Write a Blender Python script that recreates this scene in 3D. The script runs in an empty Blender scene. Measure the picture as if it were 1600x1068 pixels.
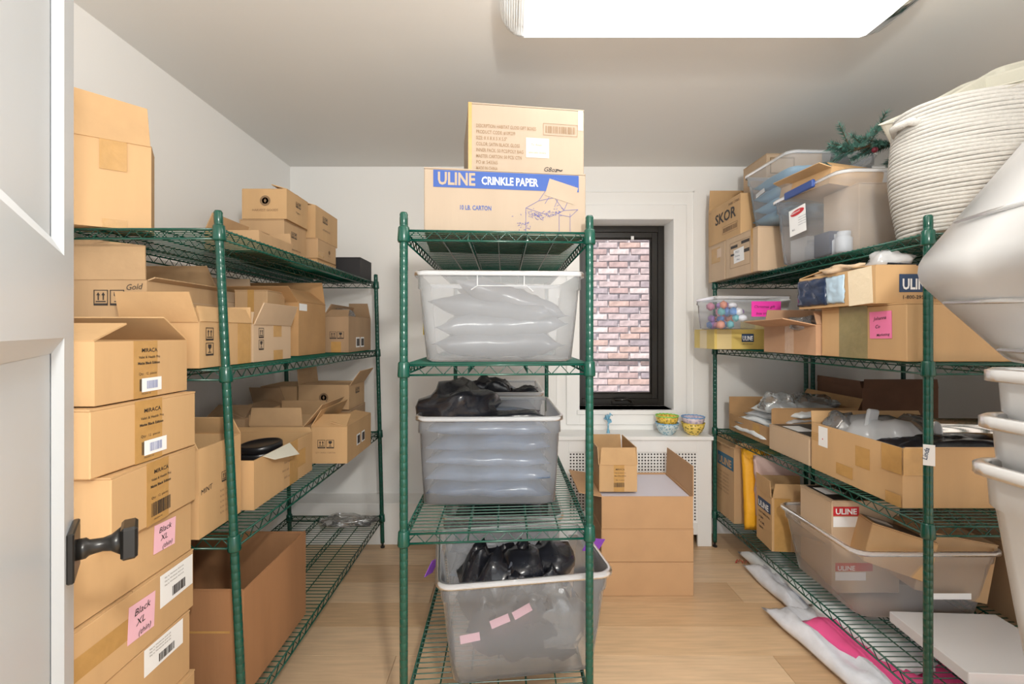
import bpy, bmesh, math, random
from mathutils import Vector, Matrix, noise
random.seed(7)
C = bpy.context.scene.collection
S = bpy.context.scene
# ------------------------------------------------------------------ camera, world, lights, exposure
EYE = 1.37; F = 713.0
cd = bpy.data.cameras.new('camera'); cam = bpy.data.objects.new('camera', cd); C.objects.link(cam)
cam.location = (0, 0, EYE); cam.rotation_euler = (math.radians(90), 0, 0)
cd.sensor_width = 36; cd.lens = F/1600*36; cd.shift_x = 0.0031; cd.shift_y = -0.00875; cd.clip_start = .02
S.camera = cam
w = bpy.data.worlds.new('world'); S.world = w; w.use_nodes = True
bg = w.node_tree.nodes['Background']; bg.inputs[0].default_value = (.93, .97, 1, 1); bg.inputs[1].default_value = 1.0
S.view_settings.view_transform = 'Standard'; S.view_settings.look = 'None'
S.view_settings.gamma = 1; S.view_settings.use_curve_mapping = False; S.view_settings.exposure = 0.25
S.cycles.transparent_max_bounces = 40; S.cycles.max_bounces = 10; S.cycles.diffuse_bounces = 5
def area(name, loc, rot, sx, sy, power, col=(1, 1, 1)):
    l = bpy.data.lights.new(name, 'AREA'); l.shape = 'RECTANGLE'; l.size = sx; l.size_y = sy; l.energy = power; l.color = col
    o = bpy.data.objects.new(name, l); C.objects.link(o); o.location = loc; o.rotation_euler = rot
    return o
# fluorescent tubes of the ceiling fitting (real lamp), ambient fill light added in the doorway behind the camera
area('fluorescent_tubes', (.655, 1.495, 2.395), (0, 0, 0), 1.15, .24, 5, (1, .97, .93))
area('doorway_fill', (.35, -.9, 1.35), (math.radians(90), 0, 0), 1.3, 2.0, 15, (1, .985, .95))
area('photographers_lamp', (.32, -.35, 1.98), (math.radians(76), 0, math.radians(4)), .12, .12, 28, (1, .96, .88))
area('ceiling_fill', (.35, -.15, 1.9), (math.radians(180-6), 0, 0), .3, .3, 18, (1, .985, .96))  # unseen upward lamp added to brighten the ceiling and soften the room
sl = bpy.data.lights.new('sun', 'SUN'); sl.energy = 4.5; sl.angle = math.radians(1.2); sl.color = (1, .95, .86)
sun = bpy.data.objects.new('sun', sl); C.objects.link(sun)
sun.rotation_euler = Vector((.28, .50, -.80)).to_track_quat('-Z', 'Y').to_euler()
# ------------------------------------------------------------------ materials
MATS = {}
def mat(name, col, rough=.6, metal=0, var=0, scale=20, bump=0, bscale=None, stretch=None, col2=None, spec=.5, trans=0, emit=None, estr=0):
    if name in MATS: return MATS[name]
    m = bpy.data.materials.new(name); m.use_nodes = True; MATS[name] = m
    nt = m.node_tree; p = nt.nodes['Principled BSDF']
    p.inputs['Base Color'].default_value = (*col, 1); p.inputs['Roughness'].default_value = rough
    p.inputs['Metallic'].default_value = metal; p.inputs['Specular IOR Level'].default_value = spec
    p.inputs['Transmission Weight'].default_value = trans
    if emit: p.inputs['Emission Color'].default_value = (*emit, 1); p.inputs['Emission Strength'].default_value = estr
    if var or bump or col2:
        tc = nt.nodes.new('ShaderNodeTexCoord'); mp = nt.nodes.new('ShaderNodeMapping')
        nt.links.new(tc.outputs['Object'], mp.inputs[0])
        if stretch: mp.inputs['Scale'].default_value = stretch
        n = nt.nodes.new('ShaderNodeTexNoise'); n.inputs['Scale'].default_value = scale; n.inputs['Detail'].default_value = 5
        nt.links.new(mp.outputs[0], n.inputs['Vector'])
        if var or col2:
            r = nt.nodes.new('ShaderNodeValToRGB')
            a = tuple(max(0, c*(1-var)) for c in col); b = tuple(min(1, c*(1+var)) for c in (col2 or col))
            r.color_ramp.elements[0].color = (*a, 1); r.color_ramp.elements[1].color = (*b, 1)
            r.color_ramp.elements[0].position = .32; r.color_ramp.elements[1].position = .68
            nt.links.new(n.outputs[0], r.inputs[0]); nt.links.new(r.outputs[0], p.inputs['Base Color'])
        if bump:
            n2 = nt.nodes.new('ShaderNodeTexNoise'); n2.inputs['Scale'].default_value = bscale or scale; n2.inputs['Detail'].default_value = 3
            nt.links.new(mp.outputs[0], n2.inputs['Vector'])
            bp = nt.nodes.new('ShaderNodeBump'); bp.inputs['Strength'].default_value = bump; bp.inputs['Distance'].default_value = .004
            nt.links.new(n2.outputs[0], bp.inputs['Height']); nt.links.new(bp.outputs[0], p.inputs['Normal'])
    return m
def clear(name, tint, op, rough=.25, gl=.3, trl=.5, glcol=(1, 1, 1)):
    """thin translucent plastic: part see-through, part milky"""
    m = bpy.data.materials.new(name); m.use_nodes = True; nt = m.node_tree; MATS[name] = m
    nt.nodes.remove(nt.nodes['Principled BSDF']); out = nt.nodes['Material Output']
    def N(t): return nt.nodes.new(t)
    tr = N('ShaderNodeBsdfTransparent'); tr.inputs[0].default_value = (.97, .98, .99, 1)
    d = N('ShaderNodeBsdfDiffuse'); d.inputs[0].default_value = (*tint, 1)
    t = N('ShaderNodeBsdfTranslucent'); t.inputs[0].default_value = (*tint, 1)
    g = N('ShaderNodeBsdfGlossy'); g.inputs[0].default_value = (*glcol, 1); g.inputs['Roughness'].default_value = rough
    m1 = N('ShaderNodeMixShader'); m1.inputs[0].default_value = trl
    nt.links.new(d.outputs[0], m1.inputs[1]); nt.links.new(t.outputs[0], m1.inputs[2])
    m2 = N('ShaderNodeMixShader'); m2.inputs[0].default_value = op
    nt.links.new(tr.outputs[0], m2.inputs[1]); nt.links.new(m1.outputs[0], m2.inputs[2])
    fr = N('ShaderNodeLayerWeight'); fr.inputs[0].default_value = gl
    m3 = N('ShaderNodeMixShader')
    nt.links.new(fr.outputs['Fresnel'], m3.inputs[0]); nt.links.new(m2.outputs[0], m3.inputs[1]); nt.links.new(g.outputs[0], m3.inputs[2])
    nt.links.new(m3.outputs[0], out.inputs[0])
    return m
WHITE = mat('wall_paint', (.87, .865, .85), .75, bump=.05, bscale=300)
CEIL = mat('ceiling_paint', (.77, .765, .745), .85, bump=.05, bscale=250)
TRIM = mat('trim_paint', (.86, .86, .85), .4)
DOORM = mat('door_paint', (.66, .71, .76), .35)
KRAFT = mat('kraft_board', (.50, .325, .175), .75, var=.07, scale=9, bump=.12, bscale=60, stretch=(1, 1, .15))
KLIGHT = mat('pale_kraft_board', (.56, .41, .275), .72, var=.05, scale=8, bump=.1, bscale=60, stretch=(1, 1, .15))
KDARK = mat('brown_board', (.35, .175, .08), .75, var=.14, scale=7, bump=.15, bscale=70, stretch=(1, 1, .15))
KPALE = mat('faded_board', (.38, .30, .225), .75, var=.04, scale=8, bump=.1, bscale=60, stretch=(1, 1, .15))
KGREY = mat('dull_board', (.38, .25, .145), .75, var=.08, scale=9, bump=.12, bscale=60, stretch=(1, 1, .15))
KORNG = mat('golden_board', (.56, .355, .175), .7, var=.08, scale=7, bump=.12, bscale=60, stretch=(1, 1, .15))
KYEL = mat('yellow_board', (.72, .55, .16), .6, var=.05, scale=8)
EDGE = mat('corrugated_edge', (.62, .42, .23), .9, var=.25, scale=160)
TAPE = mat('packing_tape', (.50, .29, .10), .22, var=.06, scale=30, bump=.2, bscale=50)
TAPEG = mat('olive_tape', (.27, .22, .10), .25, var=.08, scale=30, bump=.2, bscale=60)
PAPER = mat('white_paper', (.86, .87, .88), .6)
INK = mat('black_ink', (.035, .028, .025), .6)
INKF = mat('faded_ink', (.24, .15, .08), .7)
BLUE = mat('blue_ink', (.018, .07, .30), .6)
NAVY = mat('navy_ink', (.02, .05, .12), .6)
RED = mat('red_ink', (.55, .02, .03), .5)
PINK = mat('pink_note', (.85, .50, .60), .65)
MAG = mat('magenta_note', (.9, .05, .45), .6)
HOT = mat('hot_pink_note', (.90, .22, .45), .6)
GREEN = mat('green_epoxy', (.003, .066, .045), .24, var=.1, scale=30, spec=.6)
BLACKP = mat('black_plastic', (.012, .013, .018), .22, bump=.5, bscale=22, var=.1)
BAGN = mat('navy_film', (.02, .035, .08), .12, bump=.6, bscale=30)
BLACKM = mat('black_metal', (.015, .014, .013), .3)
BRONZE = mat('bronze_frame', (.014, .011, .008), .28)
POUCH = mat('slate_pouch', (.085, .125, .20), .22, bump=.5, bscale=16, var=.25, scale=10)
POUCHG = mat('grey_pouch', (.075, .082, .10), .25, bump=.5, bscale=16, var=.2, scale=8)
YELLOW = mat('yellow_mailer', (.85, .42, .02), .5, bump=.6, bscale=90)
PINKF = mat('pink_film', (.85, .10, .30), .35, bump=.4, bscale=25)
WHITEF = mat('white_film', (.78, .82, .84), .4, bump=.4, bscale=20)
ROPE = mat('cotton_rope', (.50, .485, .455), .9, var=.06, scale=90, bump=.6, bscale=260)
CREAM = mat('cream_felt', (.64, .62, .53), .9, bump=.3, bscale=100)
BOARD = mat('white_board', (.85, .86, .88), .35)
MORTAR = mat('mortar', (.60, .57, .60), .95, var=.1, scale=25, bump=.5)
BRICKS = [mat('brick_%s' % n, c, .9, var=.22, scale=22, bump=.6, bscale=60) for n, c in
          (('umber', (.42, .29, .28)), ('mauve', (.48, .37, .37)), ('rust', (.50, .34, .30)), ('grey', (.36, .29, .31)), ('pale', (.60, .49, .48)))]
OAK = [mat('oak_%s' % n, c, .38, var=.10, scale=5, stretch=(1, 12, 1), bump=.04, bscale=40) for n, c in
       (('honey', (.60, .405, .235)), ('straw', (.65, .455, .275)), ('tan', (.57, .38, .22)), ('sand', (.68, .49, .31)))]
PLAS = clear('milky_plastic', (.86, .89, .94), .19, .3, .10)
PLASM = clear('milkier_plastic', (.90, .92, .95), .25, .35, .10)
PLASC = clear('clearer_plastic', (.88, .9, .94), .08, .25, .12)
PLASR = clear('milky_rim', (.88, .90, .93), .60, .3, .2)
FROST = clear('frosted_plastic', (.70, .70, .70), .86, .3, .12, trl=.3)
FILM = clear('clear_film', (.9, .93, .96), .20, .08, .45)
FILMW = clear('cloudy_film', (.90, .93, .97), .62, .12, .35, trl=.3)
WRAP = mat('wrap_film', (.74, .77, .84), .16, var=.10, scale=14, bump=.7, bscale=22)
GLASS = clear('pane_glass', (.9, .93, .95), .03, .02, .12)
ACRY = clear('acrylic_cap', (.9, .88, .84), .35, .1, .35)
GLOW = mat('lit_diffuser', (.9, .9, .9), .4, emit=(1, .985, .95), estr=1.15)
# ------------------------------------------------------------------ helpers
def tag(o, label=None, cat=None, group=None, kind=None):
    if label: o['label'] = label
    if cat: o['category'] = cat
    if group: o['group'] = group
    if kind: o['kind'] = kind
    return o
def obj(name, bm, m, parent=None, smooth=False, loc=None):
    me = bpy.data.meshes.new(name)
    if isinstance(bm, bmesh.types.BMesh):
        bm.normal_update(); bm.to_mesh(me); bm.free()
    else: me.from_pydata(bm[0], [], bm[1]); me.update()
    if m: me.materials.append(m)
    if smooth:
        for p in me.polygons: p.use_smooth = True
    o = bpy.data.objects.new(name, me); C.objects.link(o)
    if parent: o.parent = parent
    if loc: o.location = loc
    return o
def empty(name, loc=(0, 0, 0), rot=(0, 0, 0), parent=None):
    o = bpy.data.objects.new(name, None); C.objects.link(o); o.location = loc; o.rotation_euler = rot; o.empty_display_size = .05
    if parent: o.parent = parent
    return o
BOXF = [(0, 3, 2, 1), (4, 5, 6, 7), (0, 1, 5, 4), (1, 2, 6, 5), (2, 3, 7, 6), (3, 0, 4, 7)]
def addbox(bm, a, b, M=None, bev=0):
    (x0, y0, z0), (x1, y1, z1) = a, b
    co = [(x0, y0, z0), (x1, y0, z0), (x1, y1, z0), (x0, y1, z0), (x0, y0, z1), (x1, y0, z1), (x1, y1, z1), (x0, y1, z1)]
    vs = [bm.verts.new(M @ Vector(c) if M else c) for c in co]
    fs = [bm.faces.new([vs[i] for i in f]) for f in BOXF]
    if bev:
        es = list({e for f in fs for e in f.edges})
        bmesh.ops.bevel(bm, geom=es, offset=bev, segments=1, affect='EDGES')
def boxm(a, b, bev=0):
    bm = bmesh.new(); addbox(bm, a, b, None, bev); return bm
def tube(bm, pts, r, n=6, cap=True, closed=False):
    pts = [Vector(p) for p in pts]; rings = []
    L = len(pts); prev = None
    for i, p in enumerate(pts):
        a = pts[(i-1) % L] if (closed or i > 0) else p; b = pts[(i+1) % L] if (closed or i < L-1) else p
        t = (b-a).normalized() if (b-a).length > 1e-9 else Vector((0, 0, 1))
        up = Vector((0, 0, 1)) if abs(t.z) < .95 else Vector((1, 0, 0))
        if prev is not None and not closed: up = prev
        u = t.cross(up).normalized(); v = u.cross(t).normalized(); prev = v
        rr = r[i] if isinstance(r, (list, tuple)) else r
        rings.append([bm.verts.new(p + (u*math.cos(2*math.pi*k/n) + v*math.sin(2*math.pi*k/n))*rr) for k in range(n)])
    m = L if closed else L-1
    for i in range(m):
        A, B = rings[i], rings[(i+1) % L]
        for k in range(n): bm.faces.new([A[k], A[(k+1) % n], B[(k+1) % n], B[k]])
    if cap and not closed:
        bm.faces.new(rings[0][::-1]); bm.faces.new(rings[-1])
def lathe(bm, prof, n=24, M=None, sx=1, sy=1):
    rings = []
    for r, z in prof:
        ring = []
        for k in range(n):
            a = 2*math.pi*k/n; c = Vector((r*math.cos(a)*sx, r*math.sin(a)*sy, z)); ring.append(bm.verts.new(M @ c if M else c))
        rings.append(ring)
    for A, B in zip(rings, rings[1:]):
        for k in range(n): bm.faces.new([A[k], A[(k+1) % n], B[(k+1) % n], B[k]])
    if prof[0][0] > 0: bm.faces.new(rings[0][::-1])
    if prof[-1][0] > 0: bm.faces.new(rings[-1])
_tc = {}
def textmesh(s, size, bold=0, shear=0, align='LEFT'):
    key = (s, round(size, 4), bold, shear, align)
    if key in _tc: return _tc[key]
    cu = bpy.data.curves.new('lettering', 'FONT'); cu.body = s; cu.size = size; cu.offset = bold*size; cu.shear = shear
    cu.align_x = align; cu.resolution_u = 2
    t = bpy.data.objects.new('t', cu); C.objects.link(t)
    me = bpy.data.meshes.new_from_object(t); bpy.data.objects.remove(t); me.name = 'lettering'
    _tc[key] = me
    return me
class Box:
    """root + face frames of a box shaped thing"""
    def __init__(s, e, w, d, h): s.e, s.w, s.d, s.h = e, w, d, h
    def M(s, f):
        w, d, h = s.w/2, s.d/2, s.h
        o, u, v = {'F': ((-w, -d, 0), (1, 0, 0), (0, 0, 1)), 'R': ((w, -d, 0), (0, 1, 0), (0, 0, 1)), 'L': ((-w, d, 0), (0, -1, 0), (0, 0, 1)),
                   'B': ((w, d, 0), (-1, 0, 0), (0, 0, 1)), 'T': ((-w, -d, h), (1, 0, 0), (0, 1, 0))}[f]
        o, u, v = Vector(o), Vector(u), Vector(v); n = u.cross(v)
        return Matrix(((u.x, v.x, n.x, o.x), (u.y, v.y, n.y, o.y), (u.z, v.z, n.z, o.z), (0, 0, 0, 1)))
    def size(s, f): return (s.d if f in 'RL' else s.w, s.d if f == 'T' else s.h)
    def patch(s, f, u0, v0, u1, v1, m, name='sticker', off=.0006, rot=0, wrinkle=False, label=None):
        U, V = s.size(f); cu, cv = (u0+u1)/2*U, (v0+v1)/2*V; a, b = abs(u1-u0)*U/2, abs(v1-v0)*V/2
        o = obj(name, boxm((-a, -b, 0), (a, b, .0006)), m, s.e)
        o.matrix_basis = s.M(f) @ Matrix.Translation((cu, cv, off)) @ Matrix.Rotation(math.radians(rot), 4, 'Z')
        if label: o['label'] = label
        return o
    def text(s, f, u, v, t, size, m=None, bold=0, shear=0, rot=0, align='LEFT', off=.0016, sx=1, name='lettering', fit=None):
        U, V = s.size(f); me = textmesh(t, size, bold, shear, align)
        if fit: xs = [v.co.x for v in me.vertices]; sx = fit*U/(max(xs)-min(xs))
        if not me.materials: me.materials.append(m or INK)
        elif me.materials[0] is not (m or INK): me = me.copy(); me.materials[0] = m or INK
        o = bpy.data.objects.new(name, me); C.objects.link(o); o.parent = s.e
        o.matrix_basis = s.M(f) @ Matrix.Translation((u*U, v*V, off)) @ Matrix.Rotation(math.radians(rot), 4, 'Z') @ Matrix.Diagonal((sx, 1, 1, 1))
        return o
    def bars(s, f, u0, v0, u1, v1, m=None, frame=False, off=.0014, rot=0):
        U, V = s.size(f); a, b = abs(u1-u0)*U, abs(v1-v0)*V; bm = bmesh.new(); R = random.Random(int(a*1e5)); x = 0
        while x < a:
            q = R.choice((.01, .02, .03))*a
            addbox(bm, (x-a/2, -b/2, 0), (min(x+q, a)-a/2, b/2, .0004)); x += q + R.choice((.012, .02, .035))*a
        if frame:
            g = b*.35; t = .0012
            for p, q in (((-a/2-g, -b/2-g), (a/2+g, -b/2-g+t)), ((-a/2-g, b/2+g-t), (a/2+g, b/2+g)), ((-a/2-g, -b/2-g), (-a/2-g+t, b/2+g)), ((a/2+g-t, -b/2-g), (a/2+g, b/2+g))):
                addbox(bm, (*p, 0), (*q, .0004))
        o = obj('barcode', bm, m or INK, s.e)
        o.matrix_basis = s.M(f) @ Matrix.Translation(((u0+u1)/2*U, (v0+v1)/2*V, off)) @ Matrix.Rotation(math.radians(rot), 4, 'Z')
        return o
    def icons(s, f, u, v, sz, m=None, kinds='AG', vert=False):
        """printed handling marks: two arrows up over a bar, a glass in a frame"""
        U, V = s.size(f)
        for i, k in enumerate(kinds):
            bm = bmesh.new(); t = sz*.05
            for p, q in (((0, 0), (sz, t)), ((0, sz-t), (sz, sz)), ((0, 0), (t, sz)), ((sz-t, 0), (sz, sz))): addbox(bm, (*p, 0), (*q, .0004))
            addbox(bm, (sz*.0, sz*-.1, 0), (sz, sz*.0, .0004))
            def poly(ps):
                vs = [bm.verts.new((x*sz, y*sz, .0004)) for x, y in ps]; bm.faces.new(vs)
            if k == 'A':
                for c in (.32, .68):
                    addbox(bm, (sz*(c-.04), sz*.28, 0), (sz*(c+.04), sz*.65, .0004)); poly([(c-.13, .62), (c+.13, .62), (c, .84)])
                addbox(bm, (sz*.15, sz*.14, 0), (sz*.85, sz*.22, .0004))
            else:
                poly([(.28, .85), (.28, .6), (.46, .45), (.54, .45), (.72, .6), (.72, .85)]); addbox(bm, (sz*.47, sz*.2, 0), (sz*.53, sz*.5, .0004)); addbox(bm, (sz*.3, sz*.15, 0), (sz*.7, sz*.21, .0004))
            o = obj('handling_mark', bm, m or INK, s.e)
            o.matrix_basis = s.M(f) @ Matrix.Translation((u*U + (0 if vert else i*sz*1.15), v*V - (i*sz*1.3 if vert else 0), .0014))
def flap_mesh(L, l, t=.004, taper=.012, slant=0):
    # in local frame: hinge along x at origin, extends +y, thickness +z
    bm = bmesh.new()
    co = [(-L/2, 0, 0), (L/2, 0, 0), (L/2-taper, l+slant*.5, 0), (-L/2+taper, l-slant*.5, 0)]
    vs = [bm.verts.new(c) for c in co] + [bm.verts.new((c[0], c[1], t)) for c in co]
    for f in BOXF: bm.faces.new([vs[i] for i in f])
    return bm
def carton(label, x0, x1, y0, y1, z, h, m=None, yaw=0, tilt=(0, 0), flaps=None, tape=None, tapem=None, group='cardboard cartons', name='carton', cat='carton', loc=None, low=None):
    m = m or KRAFT; w, d = x1-x0, y1-y0
    e = empty(name, loc or ((x0+x1)/2, (y0+y1)/2, z), (math.radians(tilt[0]), math.radians(tilt[1]), math.radians(yaw)))
    tag(e, label, cat, group)
    B = Box(e, w, d, h); t = .004
    bm = bmesh.new(); X, Y = w/2, d/2
    if flaps is None:
        addbox(bm, (-X, -Y, 0), (X, Y, h-t), None, .0025); obj('body', bm, m, e)
        for s in (-1, 1):
            f = flap_mesh(w, d/2-.0015, t, .001); o = obj('flap', f, m, e)
            o.matrix_basis = Matrix.Translation((0, s*Y, h-t)) @ Matrix.Rotation(0 if s < 0 else math.pi, 4, 'Z') @ Matrix.Rotation(math.radians(random.uniform(0, .6)), 4, 'X')
    else:
        low = low or {}
        # walls + bottom: hollow
        hz = {k: low.get(k, h) for k in 'FBLR'}
        addbox(bm, (-X, -Y, 0), (X, Y, t))
        def wall(a, b): addbox(bm, a, b)
        wall((-X, -Y, t), (X, -Y+t, hz['F'])); wall((-X, Y-t, t), (X, Y, hz['B']))
        wall((-X, -Y+t, t), (-X+t, Y-t, hz['L'])); wall((X-t, -Y+t, t), (X, Y-t, hz['R']))
        obj('body', bm, m, e)
        for k, v in flaps.items():
            ang, l = v[0], v[1]; sl = v[2] if len(v) > 2 else 0
            LL = w if k in 'FB' else d
            o = obj('flap', flap_mesh(LL-.004, l, t, .008, sl), m, e)
            base = {'F': Matrix.Translation((0, -Y, hz['F'])), 'B': Matrix.Translation((0, Y, hz['B'])) @ Matrix.Rotation(math.pi, 4, 'Z'),
                    'L': Matrix.Translation((-X, 0, hz['L'])) @ Matrix.Rotation(-math.pi/2, 4, 'Z'), 'R': Matrix.Translation((X, 0, hz['R'])) @ Matrix.Rotation(math.pi/2, 4, 'Z')}[k]
            o.matrix_basis = base @ Matrix.Rotation(math.radians(ang), 4, 'X')
    for i, (f, u0, v0, u1, v1) in enumerate(tape or []): B.patch(f, u0, v0, u1, v1, tapem or TAPE, 'tape', .0002+.0008*i)
    return B
def rrect(w, d, r, n=4):
    pts = []
    for cx, cy, a0 in ((w/2-r, d/2-r, 0), (-w/2+r, d/2-r, 90), (-w/2+r, -d/2+r, 180), (w/2-r, -d/2+r, 270)):
        for k in range(n+1):
            a = math.radians(a0 + 90*k/n); pts.append((cx + r*math.cos(a), cy + r*math.sin(a)))
    return pts
def loft(bm, secs, capb=True, capt=False, n=4, wav=0):
    rings = []
    for w_, d_, r, z in secs:
        rings.append([bm.verts.new((x, y, z + wav*math.sin(5*math.atan2(y, x)))) for x, y in rrect(w_, d_, r, n)])
    L = len(rings[0])
    for A, B in zip(rings, rings[1:]):
        for k in range(L): bm.faces.new([A[k], A[(k+1) % L], B[(k+1) % L], B[k]])
    if capb: bm.faces.new(rings[0][::-1])
    if capt: bm.faces.new(rings[-1])
def tote(label, cx, cy, z, w_, d_, h, yaw=0, taper=.03, r=.04, m=None, mr=None, rot=None, group='translucent plastic totes', lip=.011, name='plastic_tote', lh=.015):
    e = empty(name, (cx, cy, z), rot or (0, 0, math.radians(yaw))); tag(e, label, 'plastic tote', group)
    W, D = w_-2*lip, d_-2*lip; tp = taper; m = m or PLAS; mr = mr or PLASR; th = .0025
    def secs(off):
        q = lambda t: (W-2*tp*(1-t)-2*off, D-2*tp*(1-t)-2*off, max(r-off, .01))
        o = [(q(0)[0]-.03, q(0)[1]-.03, r, off), (*q(0), .008+off), (*q(.4), h*.4), (*q(.78), h*.80), (q(.8)[0]+.010, q(.8)[1]+.010, r, h*.815), (*q(1), h-.004)]
        return o
    bm = bmesh.new(); loft(bm, secs(0)); obj('body', bm, m, e, True)
    bm = bmesh.new(); loft(bm, secs(th)); obj('inner_wall', bm, m, e, True)
    bm = bmesh.new()
    loft(bm, [(W-.004, D-.004, r, h-lh*.2), (W-.004, D-.004, r, h), (W+lip, D+lip, r+.006, h+.002), (W+2*lip, D+2*lip, r+.01, h-.003), (W+2*lip, D+2*lip, r+.01, h-lh), (W+2*lip-.006, D+2*lip-.006, r+.008, h-lh), (W+2*lip-.006, D+2*lip-.006, r+.008, h-.006)], capb=False)
    obj('rim', bm, mr, e, True)
    return Box(e, W-tp, D-tp, h)
def pillow(w_, d_, h, seed=0, n=14, rough=.25, pinch=.10):
    bm = bmesh.new(); tops = {}; bots = {}
    for i in range(n+1):
        for j in range(n+1):
            u, v = 2*i/n-1, 2*j/n-1
            x = u*w_/2*(1-pinch*(1-v*v)*abs(u)); y = v*d_/2*(1-pinch*(1-u*u)*abs(v))
            q = ((1-u**4)*(1-v**4))**.6
            nz = noise.noise(Vector((u*2.2+seed, v*2.2, seed*1.7)))*rough + noise.noise(Vector((u*6+seed, v*6, seed*2.7)))*rough*.5
            zt = h/2*q*(1+nz*2); zb = -h/2*q*(1+noise.noise(Vector((u*3, v*3+seed, 9)))*rough)
            e = noise.noise(Vector((u*3, v*3, seed+4)))*min(.012, .03*min(w_, d_))
            tops[i, j] = bm.verts.new((x+e, y+e, zt+e*.8))
            bots[i, j] = tops[i, j] if i in (0, n) or j in (0, n) else bm.verts.new((x+e, y+e, zb))
    for i in range(n):
        for j in range(n):
            bm.faces.new([tops[i, j], tops[i+1, j], tops[i+1, j+1], tops[i, j+1]])
            a = [bots[i, j+1], bots[i+1, j+1], bots[i+1, j], bots[i, j]]
            try: bm.faces.new(a)
            except ValueError: pass
    return bm
def bag(label, loc, size, m, seed=0, rot=(0, 0, 0), name='plastic_bag', cat='bag', group=None, rough=.25, n=14, pinch=.1):
    """size: w,d,h of the pillow; loc: centre of its base"""
    o = obj(name, pillow(*size, seed=seed, rough=rough, n=n, pinch=pinch), m, None, True)
    o.rotation_euler = [math.radians(a) for a in rot]; o.location = (loc[0], loc[1], loc[2]+size[2]/2)
    return tag(o, label, cat, group)
def crumple(label, loc, size, m, seed=0, rough=.35, name='plastic_bag', cat='bag', group=None, sub=3, rot=0):
    bm = bmesh.new(); bmesh.ops.create_icosphere(bm, subdivisions=sub, radius=1)
    for v in bm.verts:
        d = v.co.normalized(); k = 1 + rough*noise.noise(d*1.6+Vector((seed, 0, 0))) + rough*.7*abs(noise.noise(d*4+Vector((0, seed, 0))))
        c = d*k; c.z = max(c.z, -.7); v.co = Vector((c.x*size[0]/2, c.y*size[1]/2, (c.z+.7)*size[2]/1.7))
    o = obj(name, bm, m, None, True); o.location = loc; o.rotation_euler.z = math.radians(rot)
    return tag(o, label, cat, group)
# ------------------------------------------------------------------ the room
WY = 3.13; XL, XR = -1.5, 2.78; HC = 2.51; Y0 = -1.1
floor = obj('floor', boxm((XL-.2, Y0, -.06), (XR+.2, WY+.2, -.018)), OAK[2]); tag(floor, kind='structure')
R = random.Random(5); pw = .19; row = 0; y = Y0
while y < WY-.02:
    x = XL - R.uniform(0, .9)
    y1 = min(y+pw, WY)
    while x < XR:
        L = R.choice((1.1, 1.35, 1.6, 1.9)); a, b = max(x, XL), min(x+L, XR)
        if b-a > .05:
            o = obj('plank', boxm((a+.0008, y+.0008, -.018), (b-.0008, y1-.0008, 0), .0006), R.choice(OAK), floor)
        x += L
    y += pw
tag(obj('ceiling', boxm((XL-.2, Y0, HC), (XR+.2, WY+.2, HC+.1)), CEIL), kind='structure')
tag(obj('wall_left', boxm((XL-.12, Y0, -.05), (XL, WY+.2, HC)), WHITE), kind='structure')
tag(obj('wall_right', boxm((XR, Y0, -.05), (XR+.12, WY+.2, HC)), WHITE), kind='structure')
WX0, WX1, WZ0, WZ1 = .483, 1.124, .845, 2.145
bm = bmesh.new()
addbox(bm, (XL, WY, -.05), (WX0, WY+.2, HC)); addbox(bm, (WX1, WY, -.05), (XR, WY+.2, HC))
addbox(bm, (WX0, WY, -.05), (WX1, WY+.2, WZ0)); addbox(bm, (WX0, WY, WZ1), (WX1, WY+.2, HC))
tag(obj('wall_back', bm, WHITE), kind='structure')
# low boxed ledge along the back wall
led = tag(obj('trim_1', boxm((XL, 2.955, 0), (.285, WY, .262), .002), TRIM), kind='structure')
obj('cap', boxm((XL, 2.945, .262), (.285, WY, .272), .001), TRIM, led)
tag(obj('baseboard_back', boxm((1.33, WY-.014, 0), (XR, WY, .13), .003), TRIM), kind='structure')
tag(obj('baseboard_left', boxm((XL, Y0, 0), (XL+.014, 2.95, .13), .003), TRIM), kind='structure')
# window casing
cs = tag(obj('trim_2', boxm((WX1, WY-.018, WZ0-.1), (WX1+.09, WY, WZ1+.10), .003), TRIM), kind='structure')
obj('casing_board', boxm((WX0-.09, WY-.018, WZ0-.1), (WX0, WY, WZ1+.10), .003), TRIM, cs)
obj('casing_board', boxm((WX0, WY-.018, WZ1), (WX1, WY, WZ1+.10), .003), TRIM, cs)
obj('sill', boxm((WX0-.02, WY-.03, WZ0-.03), (WX1+.02, WY+.17, WZ0), .003), TRIM, cs)
obj('apron', boxm((WX0, WY-.016, WZ0-.1), (WX1, WY, WZ0-.03), .002), TRIM, cs)
bm = bmesh.new()
for xx in (WX0-.15, WX1+.145): addbox(bm, (xx-.006, WY-.008, .72), (xx+.006, WY, 2.34))
addbox(bm, (WX0-.15, WY-.008, 2.334), (WX1+.145, WY, 2.346))
obj('panel_moulding', bm, TRIM, cs)
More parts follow.
